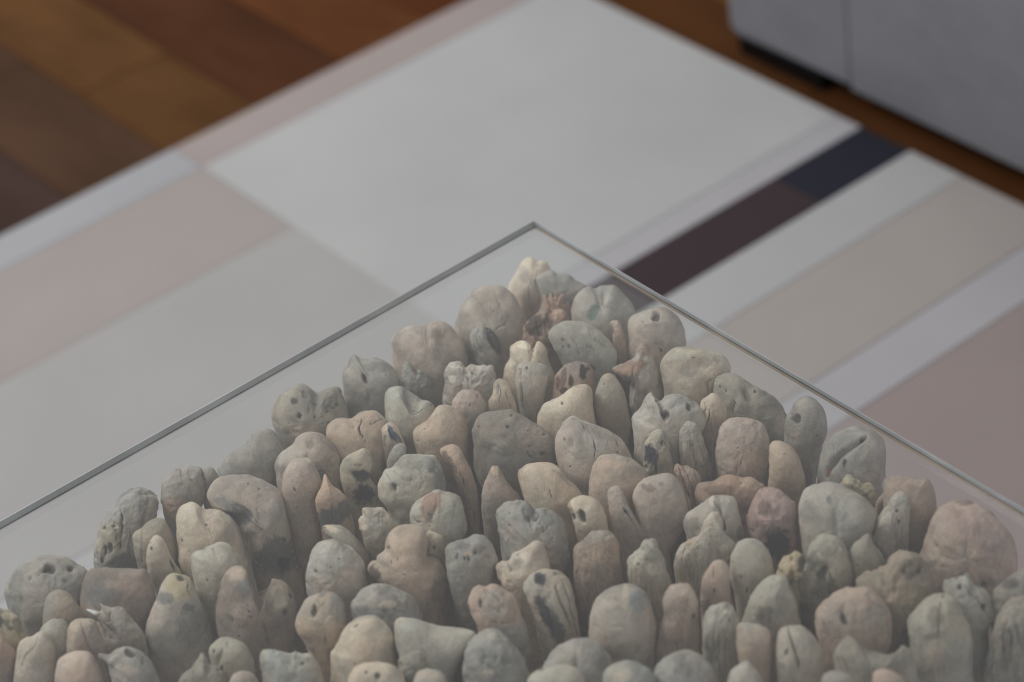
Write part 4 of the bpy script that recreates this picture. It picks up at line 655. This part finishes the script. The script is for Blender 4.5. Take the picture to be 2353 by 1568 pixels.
    for ft in p.feats:
        if ft[0] == 'c':
            _, pl, wd_, st, cname = ft
            jx = px+np.stack([fbm(Q+3, 260, 2), fbm(Q+11, 260, 2)], -1)*1.3
            pl = catmull(pl, 4) if len(pl) > 2 else pl
            dmin = np.full(px.shape[:2], 1e9); tt = np.zeros(px.shape[:2]); cum = 0; tot = np.sum(np.linalg.norm(np.diff(pl, axis=0), axis=1))+1e-6
            for a, b in zip(pl[:-1], pl[1:]):
                ab = b-a; L = np.linalg.norm(ab)+1e-9; t = np.clip(((jx-a) @ ab)/L**2, 0, 1)
                d = np.linalg.norm(jx-(a+t[..., None]*ab), axis=-1); mm_ = d < dmin
                tt = np.where(mm_, (cum+t*L)/tot, tt); dmin = np.where(mm_, d, dmin); cum += L
            wl = np.maximum(wd_*0.62*(0.35+0.65*np.sin(np.pi*np.clip(tt, 0.04, 0.96))), 0.9)
            prof = np.exp(-(dmin/wl)**2)*fr
            if st < 0:
                disp += -st*wd_*m*0.9*np.exp(-(dmin/(wd_*0.9))**2)*fr; continue
            disp -= prof*(1.4+2.6*min(st, 1))*wd_*0.55*m
            cc = lin(cname) if cname else np.array(srgb(58, 56, 58))
            a = (prof*min(1, st*1.0))[..., None]**1.3
            col = col*(1-a)+cc*a
        else:
            kd, x, y, rx, ry, an, ex = ft
            dx, dy = px[..., 0]-x, px[..., 1]-y; ca, sa = math.cos(an), math.sin(an)
            u = (dx*ca+dy*sa)/rx; v = (-dx*sa+dy*ca)/ry; qd = np.sqrt(u*u+v*v)
            if kd == 'd':
                disp -= 1.9*float(ex[0])/p.s*m*np.exp(-(qd**2)*1.1)*fr
            elif kd == 'h':
                qd = qd*(1+0.38*nl_)+0.10*nz; pr = sstep(1.2, 0.7, qd)*fr
                disp -= float(ex[0])/p.s*m*1.15*pr
                a = (sstep(1.2, 0.75, qd)*fr)[..., None]*(0.85 if max(rx, ry) > 2.6 else 0.5); col = col*(1-a)+np.array(srgb(62, 61, 62))*a
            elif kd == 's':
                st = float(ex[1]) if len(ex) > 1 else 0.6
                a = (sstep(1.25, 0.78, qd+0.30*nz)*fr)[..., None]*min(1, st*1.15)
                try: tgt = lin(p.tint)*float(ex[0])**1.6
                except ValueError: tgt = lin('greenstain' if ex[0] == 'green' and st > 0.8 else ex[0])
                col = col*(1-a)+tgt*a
    
    pos = pos+N*np.clip(disp, -dmax*1.5, 0.0028)[..., None]
    pos[..., 2] = np.where(pos[..., 2] > H_TOP-G_TH-0.0006, H_TOP-G_TH-0.0006, np.maximum(pos[..., 2], 0.0302))
    K = len(ts)
    base = np.array([C[0], C[1], 0.0305])
    V = [pos[0].mean(0)]; V = np.concatenate([pos[0].mean(0)[None], pos[1:K-1].reshape(-1, 3), pos[K-1].mean(0)[None]])-base
    Cc = np.concatenate([col[0].mean(0)[None], col[1:K-1].reshape(-1, 3), col[K-1].mean(0)[None]])
    nr = K-2; idx = lambda k_, j_: 1+k_*Mn+(j_ % Mn)
    J_ = np.arange(Mn); Jn = (J_+1) % Mn
    faces = []
    qa = []
    for k_ in range(nr-1):
        a = 1+k_*Mn; b = a+Mn
        qa.append(np.stack([a+J_, b+J_, b+Jn, a+Jn], 1))
    qa = np.concatenate(qa); t1 = np.stack([np.zeros(Mn, int), 1+J_, 1+Jn], 1); e0 = 1+(nr-1)*Mn; t2 = np.stack([np.full(Mn, len(V)-1), e0+Jn, e0+J_], 1)
    me = bpy.data.meshes.new('driftwood_peg')
    nl = qa.size+t1.size+t2.size; npol = len(qa)+len(t1)+len(t2)
    me.vertices.add(len(V)); me.vertices.foreach_set('co', V.astype(np.float32).ravel())
    me.loops.add(nl); me.loops.foreach_set('vertex_index', np.concatenate([qa.ravel(), t1.ravel(), t2.ravel()]).astype(np.int32))
    me.polygons.add(npol)
    ls = np.r_[np.arange(len(qa))*4, qa.size+np.arange(2*Mn)*3].astype(np.int32)
    me.polygons.foreach_set('loop_start', ls)
    me.polygons.foreach_set('use_smooth', np.ones(npol, bool))
    me.update(calc_edges=True); me.validate()
    at = me.attributes.new('tint', 'FLOAT_COLOR', 'POINT')
    at.data.foreach_set('color', np.c_[np.clip(Cc, 0.004, 0.95), np.ones(len(Cc))].astype(np.float32).ravel())
    af = me.attributes.new('fibre', 'FLOAT', 'POINT'); af.data.foreach_set('value', np.full(len(V), max(p.opt['f'], 1.1)/2.5, np.float32))
    me.materials.append(WOOD)
    o = bpy.data.objects.new('driftwood_peg', me); COL.objects.link(o); o.location = base
    tag(o, p.label, 'driftwood', 'driftwood pegs standing upright under the glass table top')
